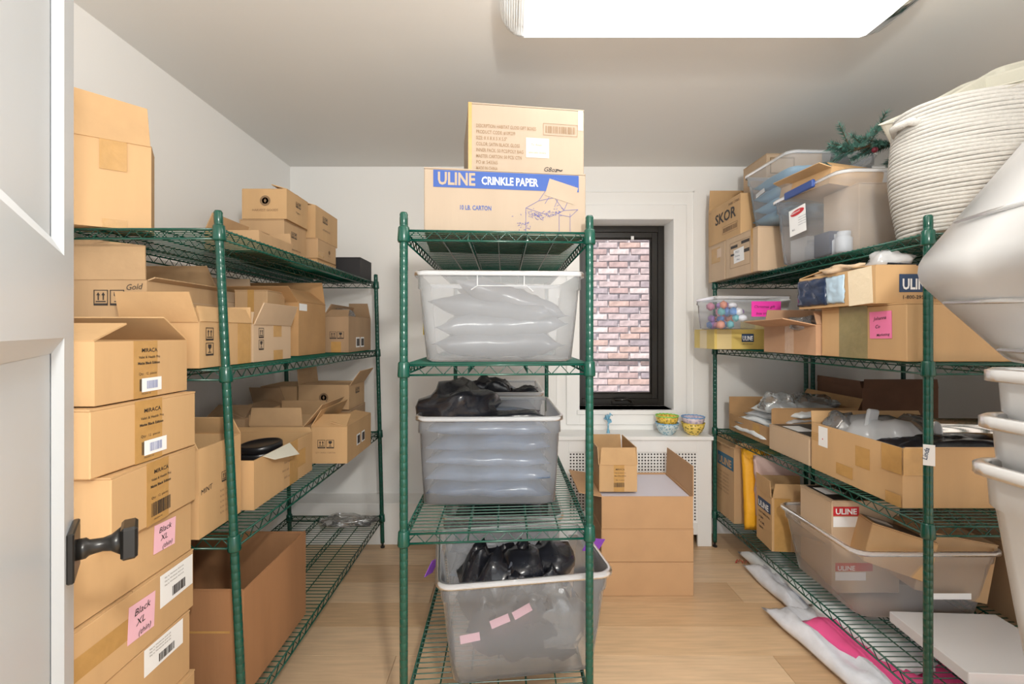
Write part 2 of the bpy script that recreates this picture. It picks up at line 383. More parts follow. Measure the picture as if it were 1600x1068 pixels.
# window unit (black metal casement)
FY = 3.30
win = tag(empty('window_1', (0, 0, 0)), kind='structure')
def ring(name, x0, x1, z0, z1, t, ya, yb, m, par, tb=None):
    bm = bmesh.new(); tb = tb or t
    addbox(bm, (x0, ya, z0), (x0+t, yb, z1), None, .002); addbox(bm, (x1-t, ya, z0), (x1, yb, z1), None, .002)
    addbox(bm, (x0+t, ya, z1-t), (x1-t, yb, z1), None, .002); addbox(bm, (x0+t, ya, z0), (x1-t, yb, z0+tb), None, .002)
    return obj(name, bm, m, par)
ring('frame', WX0, WX1, WZ0, WZ1, .045, FY, FY+.09, BRONZE, win, .05)
ring('sash', WX0+.045, WX1-.045, WZ0+.05, WZ1-.045, .040, FY+.012, FY+.07, BRONZE, win, .034)
ring('glazing_bead', WX0+.085, WX1-.085, WZ0+.084, WZ1-.085, .010, FY+.03, FY+.05, BRONZE, win)
obj('pane', boxm((WX0+.085, FY+.038, WZ0+.084), (WX1-.085, FY+.042, WZ1-.085)), GLASS, win)
bm = bmesh.new(); addbox(bm, (.74, FY-.018, WZ0+.012), (.90, FY, WZ0+.042), None, .004); obj('crank_base', bm, BRONZE, win)
bm = bmesh.new(); tube(bm, [(.88, FY-.02, WZ0+.03), (.85, FY-.035, WZ0+.05), (.76, FY-.035, WZ0+.045)], .008, 8); obj('crank_handle', bm, BRONZE, win, True)
bm = bmesh.new(); addbox(bm, (.885, FY+.0, WZ1-.10), (.905, FY+.012, WZ1-.075)); obj('latch', bm, TRIM, win)
# neighbouring brick wall
NW = tag(obj('brick_house_wall', boxm((-.6, 5.36, -1), (3.4, 5.6, 4.2)), MORTAR), 'weathered mauve brick wall of the next house seen through the window', 'brick wall')
R = random.Random(3); bh, bw, g = .062, .235, .012
meshes = []
for k in range(14):
    bm = bmesh.new(); addbox(bm, (-bw/2, -.02, -bh/2), (bw/2, .05, bh/2), None, .004)
    for v in bm.verts: v.co += Vector((R.uniform(-.004, .004), R.uniform(-.005, .003), R.uniform(-.003, .003)))
    me = bpy.data.meshes.new('brick'); bm.to_mesh(me); bm.free(); me.materials.append(BRICKS[(0, 1, 1, 2, 3, 4, 1, 0, 2, 4, 1, 3, 0, 1)[k]]); meshes.append(me)
for r_ in range(31):
    for c in range(9):
        o = bpy.data.objects.new('brick', R.choice(meshes)); C.objects.link(o); o.parent = NW
        o.location = (.42 + (c + (.5 if r_ % 2 else 0) + R.uniform(-.04, .04))*(bw+g), 5.345, .42 + r_*(bh+g+.002)); o.scale.x = R.uniform(.9, 1.0)
bm = bmesh.new(); tube(bm, [(-.6, 5.30, 1.055), (3.4, 5.30, 1.05)], .012); obj('cable', bm, BLACKM, NW)
# door leaf, open toward the camera on the left
E = Vector((-.715, .75, 0)); dv = Vector((.617, -.787, 0)); nv = Vector((.787, .617, 0)); DW, DT, DH = .74, .036, 2.04
D = tag(empty('door_1', (0, 0, 0)), kind='structure')
MD = Matrix(((dv.x, nv.x, 0, E.x), (dv.y, nv.y, 0, E.y), (0, 0, 1, .008), (0, 0, 0, 1)))   # local: x along door to the hinge, y out of the seen face
def dbox(name, a, b, m=DOORM, bev=0):
    o = obj(name, boxm(a, b, bev), m, D); o.matrix_basis = MD; return o
rails = [(0, .22), (1.355, 1.475), (DH-.11, DH)]
dbox('stile', (0, -DT, 0), (.105, 0, DH)); dbox('stile', (DW-.105, -DT, 0), (DW, 0, DH))
for z0, z1 in rails: dbox('rail', (.105, -DT, z0), (DW-.105, 0, z1))
for z0, z1 in ((.22, 1.355), (1.475, DH-.11)):
    dbox('panel', (.105, -DT+.01, z0), (DW-.105, -.012, z1))
    bm = bmesh.new(); bv = .022
    a = [(.105, 0, z0), (DW-.105, 0, z0), (DW-.105, 0, z1), (.105, 0, z1)]; b = [(.105+bv, -.011, z0+bv), (DW-.105-bv, -.011, z0+bv), (DW-.105-bv, -.011, z1-bv), (.105+bv, -.011, z1-bv)]
    va = [bm.verts.new(c) for c in a]; vb = [bm.verts.new(c) for c in b]; vc = [bm.verts.new((c[0], -.0115, c[2])) for c in a]
    for k in range(4):
        bm.faces.new([va[k], va[(k+1) % 4], vb[(k+1) % 4], vb[k]]); bm.faces.new([vb[k], vb[(k+1) % 4], vc[(k+1) % 4], vc[k]])
    o = obj('panel_moulding', bm, DOORM, D); o.matrix_basis = MD
kz = 1.022
o = obj('rosette', boxm((-.001+.012, 0, kz-.038), (.088, .009, kz+.038), .002), BLACKM, D, loc=None); o.matrix_basis = MD
bm = bmesh.new(); Mk = MD @ Matrix.Translation((.05, .009, kz)) @ Matrix.Rotation(-math.pi/2, 4, 'X')
lathe(bm, [(.016, 0), (.016, .010), (.012, .014), (.0105, .030), (.013, .040), (.022, .052)], 20, Mk); obj('knob_neck', bm, BLACKM, D, True)
bm = bmesh.new(); addbox(bm, (-.026, -.026, .052), (.026, .026, .074), Mk, .004); obj('knob', bm, BLACKM, D)
# ------------------------------------------------------------------ ceiling fitting
L = tag(empty('ceiling_light', (.655, 1.495, HC)), 'long fluorescent ceiling fitting with bright diffuser and clear rounded end caps', 'ceiling light')
obj('base_plate', boxm((-.62, -.16, -.03), (.62, .16, 0), .004), TRIM, L)
bm = bmesh.new(); prof = [(-.155, -.03), (-.155, -.055), (-.14, -.082), (-.11, -.094), (0, -.098), (.11, -.094), (.14, -.082), (.155, -.055), (.155, -.03)]
A = [bm.verts.new((-.6, y, z)) for y, z in prof]; B_ = [bm.verts.new((.6, y, z)) for y, z in prof]
for k in range(len(prof)-1): bm.faces.new([A[k], B_[k], B_[k+1], A[k+1]])
bm.faces.new(A); bm.faces.new(B_[::-1])
obj('diffuser', bm, GLOW, L)
for s in (-1, 1):
    bm = bmesh.new(); rows = []
    for i in range(7):
        a = i/6*math.pi/2; q = math.cos(a)*.98+.02; rows.append([bm.verts.new((s*(.6+.085*math.sin(a)), y*(.35+.65*math.cos(a*.9)), -.03+(z+.03)*q)) for y, z in prof])
    for P, Q in zip(rows, rows[1:]):
        for k in range(len(prof)-1): bm.faces.new([P[k], Q[k], Q[k+1], P[k+1]])
    obj('end_cap', bm, ACRY, L, True)
    bm = bmesh.new()
    for k in range(9): tube(bm, [(s*(.605+.008*k), -.145+.003*k, -.05), (s*(.605+.008*k), -.11, -.088+.004*k), (s*(.605+.008*k), .11, -.088+.004*k), (s*(.605+.008*k), .145-.003*k, -.05)], .0015, 4)
    obj('cap_ribs', bm, ACRY, L)
# ------------------------------------------------------------------ radiator cover
RC = tag(empty('radiator_cover', (.798, 3.03, 0)), 'white radiator cover with perforated grille under the window', 'radiator cover')
def rb(name, a, b, m=TRIM, bev=.002): return obj(name, boxm(a, b, bev), m, RC)
hx = .505; fy = -.10; by = .099
rb('top', (-hx-.008, fy-.012, .683), (hx+.008, by, .708))
rb('stile', (-hx, fy, 0), (-hx+.09, fy+.018, .683)); rb('stile', (hx-.09, fy, 0), (hx, fy+.018, .683))
rb('rail', (-hx+.09, fy, .604), (hx-.09, fy+.018, .683)); rb('rail', (-hx+.09, fy, .075), (hx-.09, fy+.018, .155))
rb('side_panel', (-hx, fy+.018, 0), (-hx+.018, by, .683)); rb('side_panel', (hx-.018, fy+.018, 0), (hx, by, .683))
bm = bmesh.new(); gx0, gx1, gz0, gz1 = -hx+.09, hx-.09, .155, .604; p = .0200; bwid = .0100
x = gx0
while x < gx1: addbox(bm, (x, fy+.006, gz0), (min(x+bwid, gx1), fy+.009, gz1)); x += p
z = gz0
while z < gz1: addbox(bm, (gx0, fy+.0065, z), (gx1, fy+.0085, min(z+bwid, gz1))); z += p
tag(obj('grille', bm, TRIM, RC), kind='stuff')
rad = obj('radiator', boxm((-.45, -.05, .08), (.45, .07, .64)), mat('radiator_shade', (.02, .018, .016), .8), RC)  # near-black colour paints the shade seen through the grille holes
# ------------------------------------------------------------------ wire shelving
def rack(label, bot, top, levels, H=1.745, name='wire_shelving_rack', group='green wire shelving racks', skip=()):
    """bot/top: FL, FR, BR, BL corner xy at floor and at height H"""
    e = empty(name, (bot[0][0], bot[0][1], 0)); tag(e, label, 'shelving rack', group); ox, oy = bot[0][0], bot[0][1]
    def P(u, v, z):
        t = z/H
        c = [(Vector(bot[i]).lerp(Vector(top[i]), t)) for i in range(4)]
        q = c[0]*(1-u)*(1-v) + c[1]*u*(1-v) + c[2]*u*v + c[3]*(1-u)*v
        return Vector((q.x-ox, q.y-oy, z))
    for u, v in ((0, 0), (1, 0), (1, 1), (0, 1)):
        bm = bmesh.new(); pts = []; rs = []; z = .03; r = .0127
        while z < H-.02:
            pts += [P(u, v, z), P(u, v, z+.0228), P(u, v, z+.0242)]; rs += [r, r, r*.955]; z += .0254
        pts += [P(u, v, H-.006), P(u, v, H)]; rs += [r, r*.75]
        tube(bm, pts, rs, 14); po = obj('post', bm, GREEN, e)
        for q in po.data.polygons: q.use_smooth = q.area > 4e-6
        bm = bmesh.new(); tube(bm, [P(u, v, 0), P(u, v, .008), P(u, v, .010), P(u, v, .03)], [.014, .014, .006, .008], 12); obj('foot', bm, BLACKM, po)
        for zl in levels:
            bm = bmesh.new(); tube(bm, [P(u, v, zl-.043), P(u, v, zl-.038), P(u, v, zl+.002), P(u, v, zl+.006)], [.0175, .0195, .0175, .0145], 16)
            obj('collar', bm, GREEN, po, True)
    eps = .012
    for zl in levels:
        bm = bmesh.new()
        zt, zb = zl-.006, zl-.036
        cor = [(0, 0), (1, 0), (1, 1), (0, 1)]
        bt = bmesh.new()
        for k in range(4):
            a, b = cor[k], cor[(k+1) % 4]
            for zz, rr in ((zt, .0034), (zb, .0034)):
                tube(bt, [P(*a, zz), P(*b, zz)], rr, 6)
            A_, B_ = P(*a, 0), P(*b, 0); Ln = (B_-A_).length; n = max(4, int(Ln/.029)); pts = []
            for i in range(n+1):
                t = (i+.0)/n*.97+.015; u = a[0]+(b[0]-a[0])*t; v = a[1]+(b[1]-a[1])*t
                pts.append(P(u, v, zt if i % 2 else zb))
            tube(bt, pts, .0021, 4)
        sh = obj('shelf', bt, GREEN, e, True)
        bw_ = bmesh.new(); n = int(1.5/.0262)
        for i in range(n+1):
            v = (i+.5)/(n+1); tube(bw_, [P(0, v, zl-.002), P(1, v, zl-.002)], .0019, 5)
        for u in (.17, .34, .5, .66, .83): tube(bw_, [P(u, 0, zl-.0055), P(u, 1, zl-.0055)], .0026, 5)
        for u in (.34, .66):
            pts = [P(u, i/52, zl-.006 if i % 2 else zl-.03) for i in range(53)]; tube(bw_, pts, .0018, 4); tube(bw_, [P(u, 0, zl-.031), P(u, 1, zl-.031)], .0026, 5)
        tag(obj('wire_grid', bw_, GREEN, sh), kind='stuff')
    return e
rack('green wire shelving rack along the left wall, leaning slightly', [(-1.40, 1.40), (-.807, 1.40), (-.807, 2.92), (-1.40, 2.92)], [(-1.477, 1.40), (-.892, 1.40), (-.852, 2.92), (-1.437, 2.92)], (.205, .745, 1.262, 1.695))
rack('green wire shelving rack standing alone in the middle of the floor', [(-.327, 1.42), (.258, 1.46), (.243, 2.94), (-.342, 2.925)], [(-.327, 1.42), (.258, 1.46), (.243, 2.94), (-.342, 2.925)], (.205, .750, 1.275, 1.695))
rack('green wire shelving rack right of the window, with a white tag on its near post', [(1.335, 1.453), (1.92, 1.453), (1.908, 2.93), (1.323, 2.93)], [(1.335, 1.453), (1.92, 1.453), (1.908, 2.93), (1.323, 2.93)], (.225, .760, 1.275, 1.692))
rack('green wire shelving rack in the dim corner behind the right-hand rack', [(1.965, 1.50), (2.55, 1.50), (2.55, 2.95), (1.965, 2.95)], [(1.965, 1.50), (2.55, 1.50), (2.55, 2.95), (1.965, 2.95)], (.225, .760, 1.275, 1.692))
# ------------------------------------------------------------------ MIDDLE RACK
b = carton('wide crinkle paper carton with blue stripe on top of the middle rack', -.298, .237, 1.50, 1.88, 1.696, .208, KPALE, yaw=7, tape=[('L', .4, 0, .6, 1)])
b.patch('F', .055, .70, .955, .965, BLUE, 'printed_band')
b.text('F', .080, .745, 'ULINE', .056, KPALE, .03, fit=.225); b.text('F', .345, .765, 'CRINKLE PAPER', .036, PAPER, .02, off=.0024, fit=.35)
b.text('F', .21, .36, '10 LB. CARTON', .021, BLUE, .015, fit=.19)
bm = bmesh.new()   # line drawing of an open box with crinkle paper
for pts in ([(.62, .42), (.70, .54), (.80, .60), (.86, .40), (.78, .30), (.62, .42)], [(.70, .54), (.80, .92), (.93, .80), (.86, .40)], [(.62, .42), (.62, .03)], [(.83, .33), (.83, .03)], [(.9, .35), (.9, .06)], [(.80, .60), (.93, .80)], [(.86, .40), (.95, .42), (.90, .30), (.83, .33)], [(.74, .5), (.78, .66), (.83, .62), (.80, .45)]):
    for p, q in zip(pts, pts[1:]):
        a, c = Vector((p[0]*.535, p[1]*.208, 0)), Vector((q[0]*.535, q[1]*.208, 0)); tube(bm, [a, c], .0007, 4)
R = random.Random(2)
for cx, cy, rr in ((.66, .33, .018), (.80, .36, .024), (.60, .14, .024), (.72, .3, .02)):
    for k in range(26):
        a = Vector((cx*.535+R.gauss(0, rr*.6), cy*.208+R.gauss(0, rr*.45), 0)); tube(bm, [a, a+Vector((R.uniform(-.008, .008), R.uniform(-.006, .006), 0))], .0008, 4)
o = obj('printed_drawing', bm, mat('violet_ink', (.13, .13, .36), .7), b.e); o.matrix_basis = b.M('F') @ Matrix.Translation((0, 0, .0008))
b.patch('F', .75, .56, .94, .84, KPALE, 'printed_flap', off=.0010, rot=-16)
b = carton('tall printed carton on top of the crinkle paper box, nearly touching the ceiling', -.162, .240, 1.56, 1.90, 1.906, .240, KPALE, yaw=8, tape=[('F', 0, .0, .03, 1)])
for i, t in enumerate(('DESCRIPTION: HABITAT GLOSS GIFT BOXES', 'PRODUCT CODE: #109239', 'SIZE: 8 X 8 X 5 X 5.5"', 'COLOR: SATIN BLACK GLOSS', 'INNER PACK: 50 PCS/POLY BAG', 'MASTER CARTON: 50 PCS/ CTN', 'PO #: 543365', 'MADE IN CHINA')):
    b.text('F', .065, .655-i*.085, t, .0165, INKF, .008, fit=(.51, .33, .26, .37, .40, .385, .18, .18)[i])
b.bars('F', .66, .635, .92, .735, INKF, frame=True)
b.patch('F', .49, .27, .69, .55, mat('cream_note', (.62, .56, .47), .6), 'sticker'); b.text('F', .53, .44, 'To: Retail', .010, INKF, shear=.3); b.text('F', .51, .33, 'specialty boxes', .010, INKF, shear=.3)
b.text('F', .64, .08, 'G8oz', .022, INK, .01, .3); b.text('F', .75, .06, '~', .04, INK, .02); b.patch('F', .95, .7, .99, .98, PAPER, 'torn_label')
T1 = tote('large milky tote wedged between the posts, full of grey pouches, on the middle rack', -.040, 1.665, 1.276, .556, .43, .292, yaw=4, taper=.026, r=.035, m=PLASM)
for s in (-1, 1):
    bm = bmesh.new(); tube(bm, [(s*.075, -.206, .245), (s*.075, -.208, .286)], .0022, 6); obj('handle_rib', bm, PLASR, T1.e)
bm = bmesh.new(); tube(bm, [(-.095, -.203, .232), (-.075, -.205, .245), (.085, -.205, .245), (.105, -.203, .228)], .0018, 6); obj('handle_recess', bm, PLASR, T1.e)
T1.patch('L', .40, .30, .58, .78, mat('yellow_note', (.95, .72, .02), .5), 'sticker', off=.012)
GP = 'slate pouches inside the plastic totes of the middle rack'
for i, (x, y, z, sx, sy, sz, ry, rz) in enumerate(((-.04, 1.665, 1.284, .45, .32, .095, 0, 3), (-.035, 1.665, 1.350, .45, .32, .09, -2, 5), (-.05, 1.665, 1.410, .43, .32, .085, 6, -2), (.0, 1.665, 1.440, .40, .31, .09, 17, 6))):
    bag('shiny grey pouch in the wedged milky tote, layer %s from the bottom' % ('one', 'two', 'three', 'four')[i], (x, y, z), (sx, sy, sz), POUCHG, seed=i+1, rot=(0, ry, rz), group=GP, name='padded_pouch', cat='pouch', pinch=.16)
T2 = tote('deep clear tote of slate pouches on the middle rack, below the wedged tote', -.075, 1.865, .752, .535, .52, .322, yaw=1.5, taper=.016, r=.04)
for i in range(5):
    bag('slate pouch in the deep clear tote, %s layer' % ('lowest', 'second lowest', 'middle', 'second highest', 'highest')[i], (-.075+(.008 if i % 2 else -.008), 1.86, .757+.056*i), (.452, .445, .070), POUCH, seed=11+i*3, rot=(0, (-1)**i*1.5, (-1)**i*3), group=GP, name='padded_pouch', cat='pouch', rough=.3, pinch=.05)
crumple('crumpled charcoal bag heaped over the left rim of the deep clear tote', (-.20, 1.80, 1.035), (.26, .30, .13), BLACKP, seed=4, rough=.5, group='black bags on the middle rack')
bag('flat black strip of film lying at the front of the deep clear tote', (.0, 1.72, 1.045), (.26, .12, .03), BLACKP, seed=8, rot=(0, -3, 5), group='black bags on the middle rack')
T2b = tote('clear tote half hidden behind the deep clear tote on the middle rack', -.075, 2.50, .752, .50, .60, .33, yaw=0, taper=.02)
bag('square black mailer standing up in the rear clear tote', (-.10, 2.30, 1.02), (.24, .12, .12), BLACKP, seed=20, rot=(12, 0, 2), group='black bags on the middle rack', name='black_mailer', cat='mailer')
bag('small black flap of film right of the square mailer in the rear tote', (.07, 2.34, 1.04), (.17, .10, .05), BLACKP, seed=21, rot=(6, -10, 0), group='black bags on the middle rack')
crumple('loose dark clothing bag filling the rear clear tote', (-.07, 2.55, .78), (.38, .42, .30), POUCH, seed=23, rough=.25, group='black bags on the middle rack')
T3 = tote('big clear tote askew on the lowest shelf of the middle rack', .032, 1.70, .207, .60, .44, .36, yaw=8.5, taper=.04, r=.04, lip=.015)
for i, (x, y, z, sx, sy, sz, rx, ry, rz) in enumerate(((.045, 1.645, .235, .41, .19, .25, 4, 5, 8), (.09, 1.72, .25, .34, .24, .22, 0, -12, 12), (-.02, 1.79, .25, .38, .18, .25, 5, 8, 6), (.12, 1.66, .225, .24, .17, .14, 0, 20, 5))):
    bag('charcoal garment bag in the askew tote, %s' % ('against its front wall', 'towards its right end', 'at the back', 'lowest at the right corner')[i], (x, y, z), (sx, sy, sz), (BLACKP, POUCHG, BLACKP, BLACKP)[i], seed=31+i, rough=.55, n=18, rot=(rx, ry, rz), group='garment bags in the askew tote', name='garment_bag')
crumple('glossy clear wrap inside the right end of the askew tote', (.17, 1.60, .28), (.17, .07, .19), FILM, seed=44, rough=.7, name='clear_film', cat='film', group='scraps of clear film')
for i, (x, y) in enumerate(((.055, 1.72), (.17, 1.76))):
    crumple('rounded black bundle topping the askew tote, %s' % ('left', 'right')[i], (x, y, .46), (.16, .20, .10), BLACKP, seed=41+i, rough=.25, group='black bags on the middle rack')
for i, (x, y, z, r_) in enumerate(((-.03, 1.525, .40, 18), (.045, 1.53, .43, 25), (-.13, 1.515, .35, 6))):
    o = obj('pink_slip', boxm((-.033, -.0006, -.014), (.033, .0006, .014)), PINK, None); o.location = (x, y+.012, z); o.rotation_euler = (0, -math.radians(r_), math.radians(8.5))
    tag(o, 'pink paper slip inside the askew tote, %s' % ('centre', 'highest', 'lowest left')[i], 'paper slip', 'pink slips in the askew tote')
T4 = tote('clear tote of dark pouches behind the askew tote on the lowest shelf', -.03, 2.32, .207, .56, .56, .34, yaw=0, taper=.02)
for i in range(3):
    bag('dark pouch in the rear lowest tote, %s' % ('bottom', 'middle', 'top')[i], (-.03, 2.30, .215+.105*i), (.48, .48, .12), (POUCH, POUCH, BLACKP)[i], seed=51+i, group=GP, name='padded_pouch', cat='pouch', pinch=.05)
for lb, x, y, z, rz in (('purple paper corner sticking out right of the askew tote', .335, 1.80, .535, 35), ('purple film edge left of the askew tote', -.285, 1.70, .50, 80)):
    o = obj('purple_paper', boxm((-.045, -.001, -.03), (.045, .001, .03)), mat('purple_paper_dye', (.22, .05, .50), .5)); o.location = (x, y, z); o.rotation_euler = (.4, .3, math.radians(rz)); tag(o, lb, 'paper')
# ------------------------------------------------------------------ CARTON STACK BY THE RADIATOR COVER
GS = 'plain brown cartons stacked in front of the radiator cover'
for i, (lb, h) in enumerate((('plain low carton on the floor, lowest of the stack by the radiator cover', .176), ('plain low carton in the middle of the stack by the radiator cover', .172))):
    carton(lb, .482, .963, 2.378, 2.79, (0, .177)[i], h, mat('stack_board', (.50, .30, .155), .75, var=.04, scale=8, bump=.1, bscale=60), group=GS, tape=[('F', .0, .5, .001, .51)])
b = carton('open carton with upright right flap, top of the plain stack by the radiator cover', .484, .961, 2.38, 2.79, .350, .168, mat('stack_board', (.5, .3, .15)), group=GS, flaps={'R': (91, .155), 'L': (170, .12)})
bm = boxm((.49, 2.386, .48), (.955, 2.784, .508)); o = obj('foam_sheet', bm, mat('lilac_foam', (.68, .66, .74), .5, bump=.1, bscale=40)); tag(o, 'pale lilac foam sheet filling the top carton by the radiator cover', 'foam sheet')
b = carton('small open tube-like carton with printed tape standing on the plain stack', .484, .686, 2.44, 2.77, .522, .144, KORNG, flaps={'F': (91, .093), 'B': (89, .09), 'L': (93, .09), 'R': (88, .09)}, tape=[('F', .38, 0, .66, 1)])
b.text('F', .43, .80, 'MIRACA', .013, INK, .01); b.text('F', .40, .68, 'Valet & Health Pro', .008, INK); b.text('F', .40, .57, 'Matte Black Edition', .008, INK, .01); b.text('F', .43, .42, 'Qty: 12 pieces', .008, INK); b.bars('F', .38, .17, .66, .34)
# figures and bowls on the cover
bm = bmesh.new()
tube(bm, [(0, 0, 0), (0, 0, .03)], [.012, .004], 10); tube(bm, [(0, 0, .03), (0, 0, .055)], .005, 8)
for k in range(7):
    a = k*.9; tube(bm, [(0, 0, .055+.004*k), (.02*math.cos(a), .01*math.sin(a), .065+.007*k), (.028*math.cos(a+.6), .01*math.sin(a+.6), .06+.006*k)], [.006, .008, .003], 8)
o = obj('glass_ornament', bm, mat('blue_glass', (.22, .50, .70), .1), None, True); o.location = (.66, 3.03, .708); o.scale = (1, 1, 1.2); tag(o, 'tiny blue and white glass ornament on the radiator cover', 'ornament')
def band(name, c1, c2, sc):
    m = bpy.data.materials.new(name); m.use_nodes = True; nt = m.node_tree; p = nt.nodes['Principled BSDF']; p.inputs['Roughness'].default_value = .35
    tc = nt.nodes.new('ShaderNodeTexCoord'); v = nt.nodes.new('ShaderNodeTexVoronoi'); v.inputs['Scale'].default_value = sc; r = nt.nodes.new('ShaderNodeValToRGB')
    r.color_ramp.elements[0].color = (*c1, 1); r.color_ramp.elements[1].color = (*c2, 1); r.color_ramp.elements[0].position = .38; r.color_ramp.elements[1].position = .45
    nt.links.new(tc.outputs['Object'], v.inputs['Vector']); nt.links.new(v.outputs['Distance'], r.inputs[0]); nt.links.new(r.outputs[0], p.inputs['Base Color']); return m
def bowl(lb, x, y, z, m, mr):
    e = empty('patterned_bowl', (x, y, z)); tag(e, lb, 'bowl', 'patterned bowls on the radiator cover')
    bm = bmesh.new(); lathe(bm, [(.030, 0), (.034, .002), (.055, .022), (.068, .05), (.073, .074), (.070, .074), (.062, .045), (.04, .012), (.001, .008)], 32); obj('body', bm, m, e, True)
    bm = bmesh.new(); tube(bm, [(.0715*math.cos(a*math.pi/18), .0715*math.sin(a*math.pi/18), .074+.0035*(a % 2)) for a in range(36)], .0035, 6, closed=True); obj('rim', bm, mr, e, True)
by_ = 2.985
bowl('light blue patterned bowl, lower of the left pair on the radiator cover', 1.035, by_, .708, band('bowl_blue', (.25, .45, .55), (.62, .72, .74), 70), mat('bowl_rim_blue', (.2, .45, .7), .3))
bowl('yellow patterned bowl with green rim, upper of the left pair on the radiator cover', 1.035, by_, .755, band('bowl_yellow', (.45, .30, .05), (.85, .58, .10), 80), mat('bowl_rim_green', (.25, .75, .15), .3))
bowl('yellow patterned bowl, lower of the right pair on the radiator cover', 1.205, by_, .708, band('bowl_gold', (.30, .24, .05), (.88, .66, .16), 60), mat('bowl_rim_gold', (.8, .6, .1), .3))
bowl('lavender bowl with blue rim, upper of the right pair on the radiator cover', 1.205, by_, .748, band('bowl_lavender', (.45, .40, .55), (.70, .60, .66), 50), mat('bowl_rim_sky', (.15, .40, .75), .3))
# ------------------------------------------------------------------ TOWER OF CARTONS BESIDE THE DOOR
GT = 'carton tower between the door and the left rack'
def miraca(b, note):
    b.patch('R', .36, 0, .62, 1, TAPE, 'tape', .0003); u = .40
    b.text('R', .44, .80, 'MIRACA', .0145, INK, .015); b.text('R', .41, .69, 'Valet & Health Pro', .0095, INK, .01); b.text('R', .40, .585, 'Matte Black Edition', .0095, INK, .03)
    b.text('R', .41, .40, 'Qty:  12  pieces', .0095, INK)
    if note: b.bars('R', .42, .12, .62, .33); b.patch('R', .44, .10, .66, .34, PAPER, 'sticker', .002, rot=0); b.bars('R', .49, .15, .61, .29, mat('lilac_ink', (.35, .38, .55), .6), off=.0034)
    else: b.bars('R', .41, .12, .64, .34)
    b.text('R', .44, .055, 'MR20041-40', .006, INK)
b = carton('open topped printed carton with white barcode sticker, highest of the tower by the door', -1.30, -.945, 1.035, 1.34, 1.203, .147, KORNG, yaw=1, flaps={'F': (22, .11), 'B': (38, .10), 'L': (95, .02)}, group=GT); miraca(b, True)
b = carton('closed printed carton with white barcode sticker, second from the top of the tower', -1.30, -.925, 1.02, 1.345, 1.043, .156, KORNG, yaw=-2, group=GT); miraca(b, True)
b = carton('closed printed carton with bare barcode, third from the top of the tower', -1.30, -.915, 1.03, 1.335, .880, .160, KORNG, yaw=3, group=GT); miraca(b, False)
def note(b, f, u, v, rot=-2, w_=.076, h_=.074, lines=('Black', 'XL', '(thin)'), m=PINK, sz=.021, off=.0012):
    U, V = b.size(f); b.patch(f, u-w_/2/U, v-h_/2/V, u+w_/2/U, v+h_/2/V, m, 'sticky_note', off, rot=rot)
    for i, t in enumerate(lines): b.text(f, u-(w_*.30-.006*i)/U, v+(h_*(.17-.30*i))/V, t, sz*(1 if i < 2 else .8), INK, .004, .25, rot=rot+4, off=off+.0014)
def shiplabel(b, u0, v0, u1, v1):
    b.patch('R', u0, v0, u1, v1, PAPER, 'shipping_label', .001); b.bars('R', u0+(u1-u0)*.35, v0+(v1-v0)*.12, u0+(u1-u0)*.75, v0+(v1-v0)*.42, INK, off=.0022)
    for k in range(3): b.text('R', u0+(u1-u0)*.12, v0+(v1-v0)*(.84-.12*k), 'Ship to: Warehouse dock unit', .006, INK, off=.0022)
b = carton('tower carton with a pink note, level with the door knob', -1.34, -.932, .935, 1.34, .735, .144, KORNG, yaw=0, group=GT); note(b, 'R', .74, .62, -3)
b = carton('tower carton with a pink note beside a white shipping label', -1.34, -.928, .90, 1.345, .565, .168, KORNG, yaw=1, group=GT, tape=[('R', .0, .35, .55, .65)]); note(b, 'R', .56, .52, -3, .085, .09, sz=.024); shiplabel(b, .70, .42, .985, .93)
b = carton('tower carton with its pink note half hidden, under the one with note beside label', -1.34, -.934, .90, 1.335, .385, .178, KORNG, yaw=-1, group=GT, tape=[('R', .2, .3, .5, .6)]); shiplabel(b, .62, .58, .93, .97); note(b, 'R', .27, .42, -3, .085, .09, sz=.024)
b = carton('lowest carton of the tower by the door, resting on the floor', -1.34, -.922, .91, 1.34, 0, .384, KORNG, yaw=0, group=GT, tape=[('R', .4, 0, .6, 1)])
# ------------------------------------------------------------------ LEFT RACK, top shelf
b = carton('big plain carton with raised front flap and clear tape, top shelf beside the door', 0, .30, 0, .12, 0, .272, KORNG, loc=(-1.313, 1.440, 1.697), yaw=34, flaps={'F': (90, .135, -.03), 'R': (10, .05)})
b.patch('F', .58, .66, .80, 1.25, TAPE, 'tape', .002); b.patch('F', .60, 0, .80, .1, TAPE, 'tape', .0006)
def logo(b, f, u, v, r, t='HARVEST GOODS'):
    U, V = b.size(f); bm = bmesh.new(); lathe(bm, [(r, 0), (r, .0004), (r*.62, .0004), (r*.62, 0)], 24); addbox(bm, (-r*.07, -r*.35, 0), (r*.07, r*.4, .0004)); lathe(bm, [(r*.25, 0), (r*.25, .0005)], 12)
    o = obj('printed_logo', bm, INKF, b.e); o.matrix_basis = b.M(f) @ Matrix.Translation((u*U, v*V, .0012))
    b.text(f, u, v-(r*2.0)/V, t, r*.62, INKF, 0, align='CENTER')
GL = 'cartons on the top shelf of the left rack'
b = carton('low open carton with a raised flap, nearest of the group on the left top shelf', -1.20, -.985, 1.80, 2.07, 1.697, .075, KRAFT, flaps={'L': (70, .08), 'F': (4, .10), 'B': (95, .05)}, group=GL)
b.text('R', .1, .3, 'bottles x24', .014, INKF)
b = carton('plain carton under the round-logo carton on the left top shelf', -1.240, -1.035, 2.10, 2.33, 1.697, .196, KRAFT, flaps=None, group=GL); b.icons('R', .3, .66, .026); b.text('R', .3, .35, 'HANDLE WITH CARE', .01)
